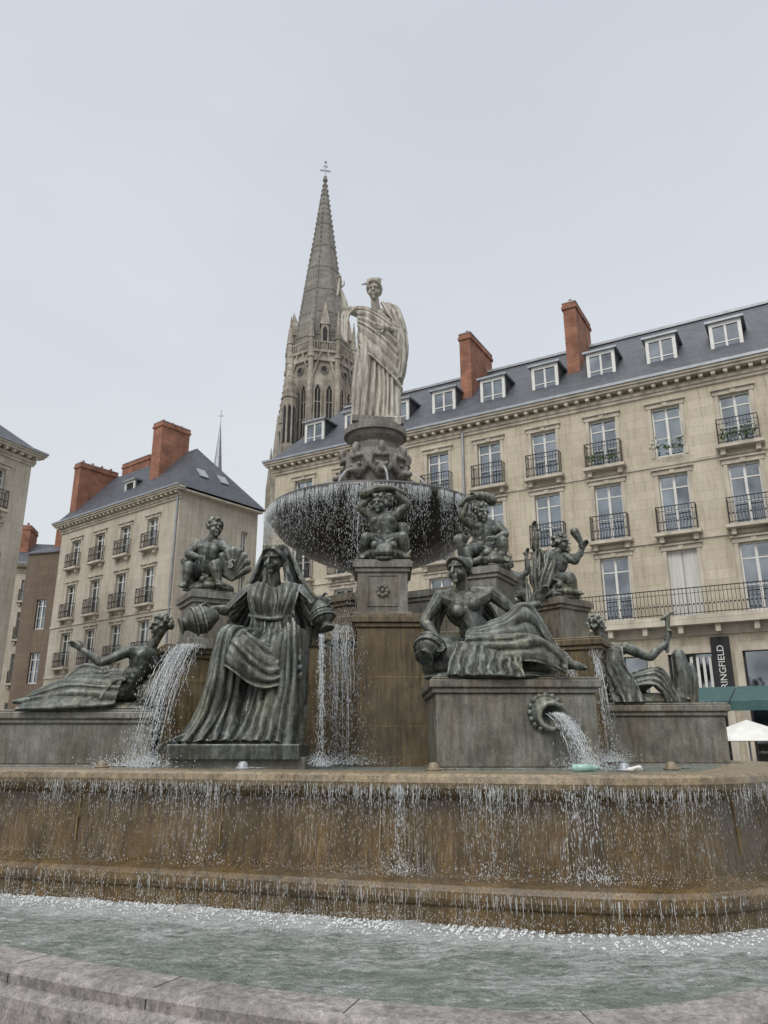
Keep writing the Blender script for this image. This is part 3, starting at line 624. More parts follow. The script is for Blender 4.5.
# ------------------------------------------------------------------ falling water
def drop(m,p,L,r):
    k=len(m.v); x,y,z=p
    m.v+=[(x,y,z+L*.6),(x+r,y,z),(x-r*.5,y+r*.87,z),(x-r*.5,y-r*.87,z),(x,y,z-L*.4)]
    for a,b in ((1,2),(2,3),(3,1)): m.f.append((k,k+a,k+b)); m.f.append((k+4,k+b,k+a))
def thread(m,x,y,z0,z1,r,rg,ph):
    n=max(2,int((z0-z1)/.035)); k=len(m.v)
    for i in range(n+1):
        t=i/n; z=z0+(z1-z0)*t; rr=r*(.35+.65*math.sin(math.pi*min(1,t+.25)))*rg.uniform(.4,1.2); xx=x+.007*t*math.sin(ph+t*7)+rg.uniform(-.0012,.0012)
        m.v+=[(xx-rr,y,z),(xx+rr*.5,y-rr*.87,z),(xx+rr*.5,y+rr*.87,z)]
    for i in range(n):
        a=k+i*3
        for j in range(3): m.f.append((a+j,a+(j+1)%3,a+3+(j+1)%3,a+3+j))
w=MB()
def dens(p):
    if p.y>13: return .08
    d=.55
    if -.2<p.x<2.1 and p.y<8: d=1.0
    return d*(.22+1.0*max(0,mn.noise(V((p.x*2.6,p.y*2.6,4)))+.30)+.5*max(0,mn.noise(V((p.x*9,p.y*9,8)))))
rg=random.Random(5)
for it in range(40000):
    i=rg.randrange(N); p,n=IN[i],INn[i]
    nx=IN[(i+1)%N]; dd=dens(p)
    if rg.random()>dd: continue
    q=p.lerp(nx,rg.random())+n*rg.uniform(.215,.275)
    if rg.random()<.24:
        z0=1.335-abs(rg.gauss(0,.035)); L=rg.uniform(.02,.11)*(1+2.0*(rg.random()<.12)); thread(w,q.x,q.y,z0,z0-L,.0015,rg,rg.random()*6)
    for k in range(rg.randint(1,4)):
        zz=1.33-rg.expovariate(1/(.10+.17*dd)); 
        if zz<.68: zz=rg.uniform(.68,1.3)
        fall=(1.33-zz); sp=.004+.03*fall
        drop(w,(q.x+rg.gauss(0,sp),q.y+rg.gauss(0,sp),zz),rg.uniform(.006,.034),rg.uniform(.0009,.0021))
for it in range(15000):
    i=rg.randrange(N); p,n=IN[i],INn[i]
    if p.y>13 or rg.random()>dens(p)+.25: continue
    q=p.lerp(IN[(i+1)%N],rg.random())+n*rg.uniform(.395,.43)
    if rg.random()<.12: thread(w,q.x,q.y,.60,.60-rg.uniform(.03,.16),.0016,rg,rg.random()*6)
    else: drop(w,(q.x,q.y,.62-rg.random()**1.3*.24),rg.uniform(.008,.035),rg.uniform(.0012,.0026))
w.obj('rim_curtain',M_spray,fountain)
w=MB()
for it in range(52000):
    i=rg.randrange(N); p,n=IN[i],INn[i]
    if p.y>13 or rg.random()>dens(p)+.12: continue
    if rg.random()<.38: q=p+n*rg.uniform(.08,.38); z=.67+abs(rg.gauss(0,.05))
    else: q=p+n*(.38+abs(rg.gauss(0,.13))); z=.385+abs(rg.gauss(0,.055))
    drop(w,(q.x+rg.uniform(-.02,.02),q.y,z),rg.uniform(.004,.011),rg.uniform(.0015,.0034))
for it in range(19000):
    i=rg.randrange(N); p,n=IN[i],INn[i]
    if p.y>12 or rg.random()>dens(p)+.25: continue
    q=p+n*(.36+abs(rg.gauss(0,.18))); w.ell((q.x+rg.uniform(-.02,.02),q.y,.390),(rg.uniform(.003,.011),rg.uniform(.003,.009),.006),None,5,3)
w.obj('splash_foam',M_foam,fountain)
w=MB()
for it in range(6500):
    a=rg.uniform(0,6.2832)
    if mn.noise(V((math.cos(a)*7,math.sin(a)*7,3)))<rg.uniform(-.45,.12): continue
    r=2.03+rg.uniform(0,.04); x=C.x+r*math.cos(a); y=C.y+r*math.sin(a)
    if rg.random()<.45: L=rg.uniform(.03,.26); z0=5.78-rg.uniform(0,.08); thread(w,x,y,z0,z0-L,.0028,rg,a*30)
    for k in range(rg.randint(1,6)):
        zz=5.74-rg.expovariate(1/.45)
        if zz<3.4: zz=rg.uniform(4.6,5.7)
        drop(w,(x+rg.uniform(-.03,.03),y+rg.uniform(-.03,.03),zz),rg.uniform(.015,.06),rg.uniform(.0015,.003))
w.obj('bowl_drips',M_spray,fountain)
w=MB(); wd_=MB()
def stream(p0,p1,width,n,r=.012,arc=0.0,fan=1.5,drops=60):
    p0=V(p0);p1=V(p1); r=r*.5; n=int(n*1.7)
    for i in range(n):
        o=V((rg.gauss(0,.6),rg.gauss(0,.4),0))*width; pts=[];rs=[]
        M_=11; ta=rg.random()*.4; tb=ta+rg.uniform(.2,.6); tb=min(tb,1)
        if i%4==0: ta,tb=0,1
        for k in range(M_+1):
            t=ta+(tb-ta)*k/M_; p=V((p0.x+(p1.x-p0.x)*t,p0.y+(p1.y-p0.y)*t,p0.z+(p1.z-p0.z)*(t*t*(1-arc)+t*arc)))
            p+=o*(1+(fan-1)*t)+V((rg.uniform(-1,1),rg.uniform(-1,1),0))*r*1.5; pts.append(p); rs.append(r*rg.uniform(.2,1.3)*(1-.4*t)*min(1,3*min(k,M_-k)/M_+.2))
        w.tube(pts,rs,n=5,sub=2,balls=False)
    for i in range(drops*6):
        t=rg.random()**.8; p=V((p0.x+(p1.x-p0.x)*t,p0.y+(p1.y-p0.y)*t,p0.z+(p1.z-p0.z)*(t*t*(1-arc)+t*arc)))+V((rg.gauss(0,1),rg.gauss(0,.6),0))*width*(.7+.8*t)
        drop(wd_,p,rg.uniform(.01,.045),rg.uniform(.0015,.004))
    for i in range(drops*4): 
        drop(wd_,p1+V((rg.gauss(0,width*2.0+.03),rg.gauss(0,width*1.8+.03),abs(rg.gauss(0,.06)))),rg.uniform(.006,.02),rg.uniform(.002,.006))
stream((-2.24,9.0,2.74),(-2.62,8.75,1.40),.10,26,.013,0,1.5,280)
stream((-.74,9.05,2.86),(-.70,8.9,1.40),.02,7,.011,0,1.6,100)
stream((-.58,10.15,3.15),(-.56,10.0,1.40),.13,14,.013,.3,1.1,320)
stream((1.82,8.50,1.95),(2.06,8.1,1.39),.05,18,.013,.1,1.3,180)
stream((2.3,10.9,3.0),(2.9,10.7,1.42),.05,9,.012,.1,1.7,160)
stream((2.95,11.0,3.0),(3.0,10.6,1.42),.05,8,.012,.1,1.5,120)
stream((-2.9,10.6,2.8),(-2.98,10.3,1.42),.03,5,.010,.1,1.5,80)
stream((.72,10.2,2.6),(.74,10.15,1.42),.02,3,.008,.3,1.2,60)
stream((-.45,12.0,5.7),(-.5,11.9,3.2),.13,4,.007,.3,1.0,300)
for i in range(8):
    a=math.pi/4*i+.2; d=V((math.cos(a),math.sin(a),0)); stream(C+d*.8+V((0,0,6.5)),C+d*1.35+V((0,0,5.75)),.012,4,.014,.15,1.6,20)
for xx,wd0,nn_,dr in ((.12,.018,2,28),(1.48,.05,2,30),(1.62,.03,1,20),(.85,.06,1,14),(-1.7,.05,1,10)):
    i=min(range(N),key=lambda i:(IN[i]-V((xx,6.4,0))).length); p=IN[i]+INn[i]*.25; stream((p.x,p.y,1.33),(p.x,p.y-.03,.69),wd0,nn_,.004,.3,1.4,dr)
w.obj('water_streams',M_stream,fountain,True); wd_.obj('water_spray',M_spray,fountain)
for k,(x,y) in enumerate(((-2.75,7.9),(-1.28,7.35),(.42,6.9),(2.0,6.75),(2.55,7.2))):
    m=MB(); m.lathe([(.005,.065),(.03,.06),(.045,.042),(.052,.015),(.055,0.0)],16); m.lathe([(.06,-.01),(.07,0),(.07,.012),(.052,.014)],16)
    m.tube([(.06,0,.01),(.12,.02,.006),(.2,.1,.004)],.006,6)
    o=m.obj('basin_floodlight',M_zinc if k%2 else M_rim,None,True,(x,y,1.415))
m=MB(); m.tube([(0,0,.03),(.14,.02,.03)],[.03,.03],10); m.tube([(.14,.02,.03),(.2,.03,.03)],[.024,.011],10); o=m.obj('plastic_bottle',simple('green_plastic',(.25,.45,.38),(.35,.52,.45),5,.25),None,True,(1.52,6.45,1.413)); 
m=MB(); 
for k in range(9): m.ell((U(-.06,.06),U(-.04,.04),.02+U(0,.02)),(U(.02,.04),U(.015,.03),U(.01,.02)),None,7,4)
m.obj('crumpled_litter',M_white,None,False,(1.95,6.3,1.412))
# ------------------------------------------------------------------ ground
m=MB(); m.quad((-400,-60,0),(400,-60,0),(400,700,0),(-400,700,0)); m.obj('ground',M_pave)
# ------------------------------------------------------------------ buildings
class Bld:
    def __init__(s,name,loc,rz):
        s.e=empty(name,loc,rz); s.frame=MB(); s.glass=MB(); s.cur=MB(); s.iron=MB(); s.trim=MB(); s.wall=MB(); s.roof=MB(); s.br=MB(); s.zinc=MB(); s.dark=MB()
    def done(s,wallmat):
        for mb,nm,mt in ((s.wall,'walls',wallmat),(s.trim,'stone_trim',M_trim),(s.frame,'window_frames',M_white),(s.glass,'window_glass',M_glass),(s.cur,'curtains',M_curtain),(s.iron,'balcony_railings',M_iron),(s.roof,'roof',M_slate),(s.br,'chimneys',M_brick),(s.zinc,'gutters_and_flashing',M_zinc),(s.dark,'room_shade_sheets',M_dark)):
            if mb.v: mb.obj(nm,mt,s.e)
    def wallgrid(s,x0,x1,z0,z1,ops,M=None):
        xs=sorted({x0,x1,*[o[0] for o in ops],*[o[1] for o in ops]}); zs=sorted({z0,z1,*[o[2] for o in ops],*[o[3] for o in ops]})
        T=(lambda *p: M@V(p)) if M is not None else (lambda *p: V(p))
        for a,b in zip(xs,xs[1:]):
            for c,d in zip(zs,zs[1:]):
                cx,cz=(a+b)/2,(c+d)/2
                if any(o[0]<cx<o[1] and o[2]<cz<o[3] for o in ops): continue
                s.wall.quad(T(a,0,c),T(b,0,c),T(b,0,d),T(a,0,d))
        for a,b,c,d in ops:
            D=.26
            s.wall.quad(T(a,0,c),T(a,0,d),T(a,D,d),T(a,D,c)); s.wall.quad(T(b,0,c),T(b,D,c),T(b,D,d),T(b,0,d))
            s.wall.quad(T(a,0,d),T(b,0,d),T(b,D,d),T(a,D,d)); s.wall.quad(T(a,0,c),T(a,D,c),T(b,D,c),T(b,0,c))
    def window(s,a,b,c,d,M=None,rg=random,blind=False,surround=True):
        y0,y1=.15,.20; t=.06
        fb=lambda *q: s.frame.box(*q,M)
        fb(a,a+t,y0,y1,c,d); fb(b-t,b,y0,y1,c,d); fb(a+t,b-t,y0,y1,d-t,d); fb(a+t,b-t,y0,y1,c,c+t*1.6)
        mid=(a+b)/2; fb(mid-.045,mid+.045,y0-.01,y1,c+t*1.6,d-t)
        h=d-c
        tr=c+h*.76
        if h>1.5: fb(a+t,mid-.045,y0,y1,tr,tr+.05); fb(mid+.045,b-t,y0,y1,tr,tr+.05)
        for zz in ((.38,) if h>1.5 else (.5,)):
            z=c+h*zz; fb(a+t,mid-.045,y0+.01,y1,z,z+.03); fb(mid+.045,b-t,y0+.01,y1,z,z+.03)
        T=(lambda *p: M@V(p)) if M is not None else (lambda *p: V(p))
        s.glass.quad(T(a,.185,c),T(b,.185,c),T(b,.185,d),T(a,.185,d))
        r=rg.random()
        if blind: s.cur.quad(T(a,.14,c+.02),T(b,.14,c+.02),T(b,.14,d),T(a,.14,d))
        else:
            wv=(b-a)
            def cur(u0,u1,z0,z1):
                n=8
                for i in range(n):
                    p=a+(u0+(u1-u0)*i/n)*wv; q=a+(u0+(u1-u0)*(i+1)/n)*wv; ya,yb=(.27,.31) if i%2 else (.31,.27)
                    s.cur.quad(T(p,ya,z0),T(q,yb,z0),T(q,yb,z1),T(p,ya,z1))
            if r<.45: cur(.05,.3+.1*rg.random(),c,d); cur(.68,.95,c,d)
            elif r<.66: cur(.03,.97,c+h*.45*rg.random(),d)
            elif r<.78: cur(.1,.45,c,d)
        s.dark.quad(T(a-.3,.6,c-.2),T(b+.3,.6,c-.2),T(b+.3,.6,d+.3),T(a-.3,.6,d+.3))  # near-black sheet behind the pane, unlit room painted into its colour
        if surround:
            g=.13
            s.trim.box(a-g,a-.003,-.035,.0,c,d,M); s.trim.box(b+.003,b+g,-.035,0,c,d,M); s.trim.box(a-g-.05,b+g+.05,-.06,0,d+.003,d+.16,M); s.trim.box(a-g-.1,b+g+.1,-.14,0,d+.17,d+.23,M)
            s.trim.box(mid-.09,mid+.09,-.10,-.062,d+.003,d+.165,M)
    def rail(s,a,b,z,out=.38,M=None,h=.95,step=.11,slab=True):
        ib=lambda *q: s.iron.box(*q,M)
        if slab:
            s.trim.box(a-.12,b+.12,-out-.05,-.037,z-.14,z-.02,M)
            for q in (a+.1,b-.1): s.trim.box(q-.08,q+.08,-out*.7,-.037,z-.36,z-.143,M)
        ib(a,b,-out-.015,-out+.015,z+h-.03,z+h); ib(a,b,-out-.01,-out+.01,z+.05,z+.075); ib(a,b,-out-.01,-out+.01,z+h-.2,z+h-.185)
        n=max(2,int((b-a)/step))
        for i in range(n+1):
            x=a+(b-a)*i/n; ib(x-.008,x+.008,-out-.008,-out+.008,z,z+h)
            if i<n:
                xm=a+(b-a)*(i+.5)/n; Mm=(M or Matrix())@Matrix.Translation((xm,-out,z+.36))@Matrix.Rotation(.785,4,'Y'); s.iron.box(-.03,.03,-.006,.006,-.03,.03,Mm)
        for x in (a,b): ib(x-.01,x+.01,-out,-.0,z+h-.03,z+h); ib(x-.01,x+.01,-out,-.0,z+.05,z+.07)
        for x in (a,b):
            for k in range(3): y=-out*(k+.5)/3; ib(x-.008,x+.008,y-.008,y+.008,z,z+h)
    def cornice(s,x0,x1,z,M=None,mod=True):
        tb=lambda *q: s.trim.box(*q,M)
        tb(x0-.1,x1+.1,-.08,.0,z-.5,z-.38); tb(x0-.14,x1+.14,-.14,0,z-.377,z-.24); tb(x0-.35,x1+.35,-.42,0,z-.1,z); tb(x0-.42,x1+.42,-.5,0,z+.003,z+.09)
        if mod:
            n=int((x1-x0)/.42)
            for i in range(n+1): x=x0+(x1-x0)*i/n; tb(x-.07,x+.07,-.36,-.0,z-.237,z-.103)
        s.zinc.box(x0-.45,x1+.45,-.56,-.44,z+.093,z+.2,M)
    def chimney(s,x0,x1,y0,y1,z0,z1,pots=3,M=None):
        s.br.box(x0,x1,y0,y1,z0,z1-.3,M); s.br.box(x0-.06,x1+.06,y0-.06,y1+.06,z1-.3,z1-.15,M); s.br.box(x0-.02,x1+.02,y0-.02,y1+.02,z1-.15,z1,M)
        s.zinc.box(x0-.04,x1+.04,y0-.04,y1+.04,z1+.003,z1+.05,M)
        for i in range(pots):
            y=y0+(y1-y0)*(i+.5)/pots; x=(x0+x1)/2; p0=V((x,y,z1)); p1=V((x,y,z1+.3))
            if M is not None: p0=M@p0; p1=M@p1
            s.br.cone(p0,.11,p1,.08,10)
rgb=random.Random(11)
B=Bld('apartment_building',(-5.4,36.1,0),math.radians(-29.9))
L=34.0
cols=[20.95-2.4*k for k in range(-5,9)]; cols=[c for c in cols if 0.8<c<L-.8]
ops=[]; W=.52
for c in cols:
    ops+= [(c-W,c+W,6.02,8.4),(c-W,c+W,9.05,11.3),(c-W,c+W,12.0,14.0)]
for c in cols: ops.append((c-.85,c+.85,.2,4.7))
B.wallgrid(0,L,0,15.0,ops)
st=MB()
for i,c in enumerate(cols):
    B.window(c-W,c+W,6.02,8.4,rg=rgb,blind=(abs(c-18.55)<.1)); B.window(c-W,c+W,9.05,11.3,rg=rgb); B.window(c-W,c+W,12.0,14.0,rg=rgb)
    B.rail(c-W-.16,c+W+.16,9.03); B.rail(c-W-.16,c+W+.16,11.98) if i%5!=1 else None
    a,b=c-.85,c+.85
    B.dark.quad((a-.3,.7,0),(b+.3,.7,0),(b+.3,.7,5),(a-.3,.7,5)); B.glass.quad((a,.2,.2),(b,.2,.2),(b,.2,4.7),(a,.2,4.7))
    for xx in (a,c-.03,b-.06): B.iron.box(xx,xx+.06,.12,.2,.2,4.7)
    B.iron.box(a+.06,b-.06,.13,.19,3.3,3.4); B.trim.box(a-.12,b+.12,-.05,0,4.703,4.95)
    B.trim.box(a-.24,a-.003,-.07,0,.2,4.7); B.trim.box(b+.003,b+.24,-.07,0,.2,4.7)
    if i%2==0:
        for q in range(8): st.box(a+.1+q*.2,a+.19+q*.2,.10,.115,2.4,4.6)
    x0,x1=c-.58,c+.58
    y=.75; z0,z1=15.75,17.35
    B.frame.box(x0,x0+.13,y,y+.1,z0,z1); B.frame.box(x1-.13,x1,y,y+.1,z0,z1); B.frame.box(x0+.13,x1-.13,y,y+.1,z1-.14,z1); B.frame.box(x0+.13,x1-.13,y,y+.1,z0,z0+.12); B.frame.box(c-.04,c+.04,y+.02,y+.1,z0+.12,z1-.14)
    B.frame.box(x0+.13,c-.04,y+.03,y+.09,z0+.75,z0+.79); B.frame.box(c+.04,x1-.13,y+.03,y+.09,z0+.75,z0+.79)
    B.glass.quad((x0+.1,y+.06,z0),(x1-.1,y+.06,z0),(x1-.1,y+.06,z1),(x0+.1,y+.06,z1)); B.dark.quad((x0+.1,y+.4,z0),(x1-.1,y+.4,z0),(x1-.1,y+.4,z1),(x0+.1,y+.4,z1))
    B.roof.box(x0+.005,x0+.03,y+.1,y+2.0,z0,z1); B.roof.box(x1-.03,x1-.005,y+.1,y+2.0,z0,z1)
    B.zinc.box(x0-.12,x1+.12,y-.12,y+2.2,z1+.003,z1+.09)
st.obj('striped_window_display',M_white,B.e)
B.rail(.1,L-.1,5.95,.55,step=.13,h=.95)
B.trim.box(0,L,-.62,-.11,5.62,5.80); B.trim.box(0,L,-.10,0,5.3,5.95)
B.trim.box(0,L,-.06,0,8.72,8.84); B.trim.box(0,L,-.05,0,11.62,11.72)
for q in [x*1.2+.3 for x in range(28)]: B.trim.box(q-.08,q+.08,-.5,-.103,5.35,5.617)
B.cornice(0,L,15.0)
D=9.0
B.wall.quad((0,0,0),(0,0,15),(0,D,15),(0,D,0)); B.wall.quad((L,0,0),(L,D,0),(L,D,15),(L,0,15)); B.wall.quad((0,D,0),(0,D,15),(L,D,15),(L,D,0))
B.roof.quad((-.3,-.42,15.1),(L+.3,-.42,15.1),(L+.3,3.6,19.2),(1.7,3.6,19.2)); B.roof.quad((1.7,3.6,19.2),(L+.3,3.6,19.2),(L+.3,D-3.6,19.25),(1.7,D-3.6,19.25)); B.roof.quad((1.7,D-3.6,19.25),(L+.3,D-3.6,19.25),(L+.3,D+.3,15.1),(-.3,D+.3,15.1)); B.roof.quad((-.3,-.42,15.1),(1.7,3.6,19.2),(1.7,D-3.6,19.25),(-.3,D+.3,15.1))
B.zinc.box(1.7,L+.3,3.5,3.75,19.18,19.3)
B.chimney(22.3-7.75,22.3-7.2,1.5,3.9,15.9,20.5,4); B.chimney(22.3-12.8,22.3-12.25,1.5,4.2,15.9,20.4,4); B.chimney(4.4,5,1.6,4,16,20.3)
B.chimney(22.3+4.5,22.3+5.1,1.5,4.1,15.9,20.6)
B.zinc.tube([(22.3-12.1,-.12,15),(22.3-12.1,-.12,5.9)],.055,8,balls=False)
B.zinc.tube([(22.3+3.1,-.12,15),(22.3+3.1,-.12,5.9)],.055,8,balls=False)
fl=MB()
for c in [min(cols,key=lambda q:abs(q-16.15)),min(cols,key=lambda q:abs(q-18.55)),min(cols,key=lambda q:abs(q-20.95))]:
    for k in range(160):
        p=V((c+U(-.6,.6),-.42+U(-.12,.12),12.15+U(0,.5)*R())); d=V((U(-1,1),U(-1,1),U(-.3,1)))*.09; e=V((U(-1,1),U(-1,1),U(-1,1)))*.05; fl.quad(p,p+e,p+d+e,p+d)
fl.obj('balcony_plants',simple('plant_leaves',(.04,.08,.02),(.09,.14,.05),9,.7),B.e)
B.done(M_lime)
sg=MB(); sg.box(19.45,19.75,-.16,-.09,2.9,5.2); sg.box(19.15,19.448,-.16,-.09,2.9,5.2); sg.box(21.55,22.15,-.16,-.09,2.9,5.2); sg.obj('shop_sign_panels',M_dark,B.e)
fc=bpy.data.curves.new('lettering','FONT'); fc.body='SPRINGFIELD'; fc.size=.30; fc.extrude=.004; fc.align_x='CENTER'; fc.align_y='CENTER'; fc.materials.append(M_white)
fo_=bpy.data.objects.new('lettering',fc); fo_.location=(19.45,-.168,4.05); fo_.rotation_euler=(math.radians(90),math.radians(-90),0); link(fo_,B.e)
rz=math.atan2(-.623,.782); A=Bld('corner_townhouse',(-20.4,47.1,0),rz); LA=12.0; DA=5.6
ops=[]; ca=[1.9,4.5,7.1,9.7]
for c in ca: ops+=[(c-.5,c+.5,2.9,5.0),(c-.5,c+.5,6.1,8.1),(c-.5,c+.5,9.0,11.0),(c-.5,c+.5,12.1,13.8)]
A.wallgrid(0,LA,0,15,ops)
for c in ca:
    for k,(a,b) in enumerate(((2.9,5.0),(6.1,8.1),(9.0,11.0),(12.1,13.8))):
        A.window(c-.5,c+.5,a,b,rg=rgb)
        if k: A.rail(c-.62,c+.62,a-.02,.3,h=.85)
A.trim.box(0,LA,-.06,0,8.5,8.62); A.trim.box(0,LA,-.06,0,5.5,5.65)
A.cornice(0,LA,15.0)
ME=Matrix.Translation((LA,0,0))@Matrix.Rotation(math.pi/2,4,'Z')
ops=[(4.4,4.9,6.6,8.0),(4.4,4.9,9.5,11.0),(4.4,4.9,12.2,13.6)]
A.wallgrid(0,DA,0,15,ops,ME)
for o in ops: A.window(*o,M=ME,rg=rgb,surround=False)
A.trim.box(0.05,DA+.1,-.35,-.0,14.9,15.0,ME)
A.wall.quad((0,0,0),(0,0,15),(0,DA,15),(0,DA,0)); A.wall.quad((0,DA,0),(0,DA,15),(LA,DA,15),(LA,DA,0))
zr=18.9; A.roof.quad((-.3,-.45,15.1),(LA+.4,-.45,15.1),(LA-2.6,DA/2,zr),(0,DA/2,zr)); A.roof.tri((LA+.4,-.45,15.1),(LA+.4,DA+.3,15.1),(LA-2.6,DA/2,zr)); A.roof.quad((LA+.4,DA+.3,15.1),(-.3,DA+.3,15.1),(0,DA/2,zr),(LA-2.6,DA/2,zr)); A.roof.tri((-.3,DA+.3,15.1),(-.3,-.45,15.1),(0,DA/2,zr))
A.chimney(.0,.7,.3,3.0,15,19.3,4); A.chimney(1.2,4.2,3.0,3.8,15,19.8,0); A.chimney(7.4,8.3,1.0,3.0,16,20.4,3); A.chimney(5.2,6.2,2.8,3.4,16,20.0,2)
c=5.9
A.frame.box(c-.5,c-.38,.7,.8,15.7,17); A.frame.box(c+.38,c+.5,.7,.8,15.7,17); A.frame.box(c-.38,c+.38,.7,.8,16.88,17); A.frame.box(c-.38,c+.38,.7,.8,15.7,15.8); A.dark.quad((c-.4,.78,15.7),(c+.4,.78,15.7),(c+.4,.78,17),(c-.4,.78,17)); A.zinc.box(c-.6,c+.6,.6,2.2,17.003,17.1); A.roof.box(c-.5,c-.46,.8,2,15.7,17); A.roof.box(c+.46,c+.5,.8,2,15.7,17)
for (yy,zz) in ((1.9,16.6),(3.4,16.6)):
    xx=LA+.4-(zz-15.1)/(zr-15.1)*3.0
    Mx=Matrix.Translation((xx+.03,yy,zz))@Matrix.Rotation(math.radians(52),4,'Y'); A.zinc.box(-.35,.35,-.3,.3,-.02,.06,Mx)
A.zinc.tube([(LA-.12,-.1,15),(LA-.12,-.1,0)],.05,8,balls=False)
A.done(M_lime2)
cx0,cy0=-16.95,34.7
Cb=Bld('cream_building',(cx0-.43*14,cy0-.9*14,0),math.atan2(.9,.43)); LC=14.0
ops=[]; cc=[1.7,4.3,6.9,9.5,12.2]
for c in cc: ops+=[(c-.5,c+.5,2.9,5.0),(c-.5,c+.5,6.1,8.3),(c-.5,c+.5,9.1,11.2),(c-.5,c+.5,12.0,13.9)]
Cb.wallgrid(0,LC,0,15,ops)
for o in ops: Cb.window(*o,rg=rgb); Cb.rail(o[0]-.1,o[1]+.1,o[2]-.02,.3,h=.85)
Cb.cornice(0,LC,15.0); Cb.wall.quad((LC,0,0),(LC,8,0),(LC,8,15),(LC,0,15)); Cb.wall.quad((0,0,0),(0,0,15),(0,8,15),(0,8,0)); Cb.wall.quad((0,8,0),(0,8,15),(LC,8,15),(LC,8,0))
Cb.roof.quad((-.3,-.45,15.1),(LC+.3,-.45,15.1),(LC-2.4,3,17.9),(0,3,17.9)); Cb.roof.tri((LC+.3,-.45,15.1),(LC+.3,8.2,15.1),(LC-2.4,3,17.9)); Cb.roof.quad((LC+.3,8.2,15.1),(-.3,8.2,15.1),(0,3,17.9),(LC-2.4,3,17.9)); Cb.roof.tri((-.3,8.2,15.1),(-.3,-.45,15.1),(0,3,17.9))
Cb.done(M_lime2)
E=Bld('brown_townhouse',(-24.2,51.0,0),-.3)
E.wallgrid(0,3.6,0,14.2,[(1.2,2.0,9,11),(1.2,2.0,5.5,7.5)])
for o in ((1.2,2.0,9,11),(1.2,2.0,5.5,7.5)): E.window(*o,rg=rgb,surround=False)
E.wall.quad((3.6,0,0),(3.6,7,0),(3.6,7,14.2),(3.6,0,14.2)); E.wall.quad((0,7,0),(0,0,0),(0,0,14.2),(0,7,14.2))
E.roof.quad((-.2,-.2,14.2),(3.8,-.2,14.2),(3.8,3.5,15.8),(-.2,3.5,15.8)); E.roof.quad((-.2,3.5,15.8),(3.8,3.5,15.8),(3.8,7,14.2),(-.2,7,14.2)); E.chimney(.3,.9,2,4,15,16.8); E.done(M_brown)
F=Bld('side_street_house',(-36.0,52.0,0),math.radians(10))
ops=[]; cf=[1.2+1.6*k for k in range(8)]
for c in cf: ops+=[(c-.4,c+.4,2.5,4.5),(c-.4,c+.4,5.8,7.8),(c-.4,c+.4,8.8,10.7),(c-.4,c+.4,11.5,13.0)]
F.wallgrid(0,13.2,0,14.0,ops)
for o in ops: F.window(*o,rg=rgb,surround=False); F.rail(o[0]-.05,o[1]+.05,o[2],.2,h=.8,step=.2)
F.cornice(0,13.2,14.0,mod=False); F.wall.quad((13.2,0,0),(13.2,8,0),(13.2,8,14),(13.2,0,14))
F.roof.quad((-.3,-.4,14.1),(13.4,-.4,14.1),(13.4,3,16.4),(-.3,3,16.4)); F.roof.quad((-.3,3,16.4),(13.4,3,16.4),(13.4,8,14),(-.3,8,14)); F.chimney(9.5,10.1,1.5,3.5,15,17.4); F.chimney(12.2,12.8,1.5,3.5,15,17.2); F.done(M_lime2)
# ------------------------------------------------------------------ church
ch=empty('gothic_church_tower',(-9.0,98.0,0),math.radians(12))
O0=V((0,0,0))
def ring(r,n=8,rot=22.5): return octa(r,rot,O0,n)
m=MB()
m.prism(ring(4.35),53,84.6,ring(.12)); m.obj('spire',M_spire,ch)
m=MB()
for i in range(8):
    a=math.radians(22.5+45*i); 
    for k in range(34):
        t=k/34; r=4.35*(1-t)+.12*t; z=53+31.6*t; m.ell(((r+.08)*math.cos(a),(r+.08)*math.sin(a),z),(.15,.15,.2),None,5,4)
    m.cone((4.38*math.cos(a),4.38*math.sin(a),53),.13,(.12*math.cos(a),.12*math.sin(a),84.6),.06,5)
for z in (56,60,64,68,72,76,80): 
    t=(z-53)/31.6; r=4.35*(1-t)+.12*t+.06; m.prism(ring(r),z,z+.18,ring(r))
m.ell((0,0,84.7),.4); m.obj('spire_ribs',M_spire,ch)
m=MB(); m.tube([(0,0,84.6),(0,0,88)],.08,6); m.box(-.8,.8,-.07,.07,86.4,86.6); m.box(-.35,.35,-.07,.07,87.2,87.35); m.ell((0,0,85.3),.28); m.ell((0,0,88.1),.2); m.obj('iron_cross',M_zinc,ch)
m=MB(); dk=MB(); tr=MB()
m.prism(ring(4.6),36,51.6)
m.prism(ring(4.95),51.6,52.1); m.prism(ring(4.7),52.1,52.9); m.prism(ring(5.0),52.9,53.3)
def lancet(mb,cx,w,z0,z1,M,y,hood=None):
    pts=[(cx-w,z0),(cx+w,z0),(cx+w,z1)]
    for k in range(1,6):
        t=k/6; pts.append((cx+w-w*t,z1+w*1.8*math.sin(t*math.pi/2)))
    pts.append((cx,z1+1.9*w))
    for k in range(5,0,-1):
        t=k/6; pts.append((cx-w+w*t,z1+w*1.8*math.sin(t*math.pi/2)))
    pts.append((cx-w,z1))
    k0=len(mb.v)
    for x,z in pts: mb.v.append(tuple(M@V((x,y,z))))
    mb.f.append(tuple(range(k0,k0+len(pts))))
    if hood is not None:
        P=[M@V((cx+w,y-.12,z0))]+[M@V((x,y-.12,z)) for x,z in pts[2:]]+[M@V((cx-w,y-.12,z0))]
        for a,b in zip(P,P[1:]): hood.cone(a,.14,b,.14,6)
ap=4.6*math.cos(math.pi/8)
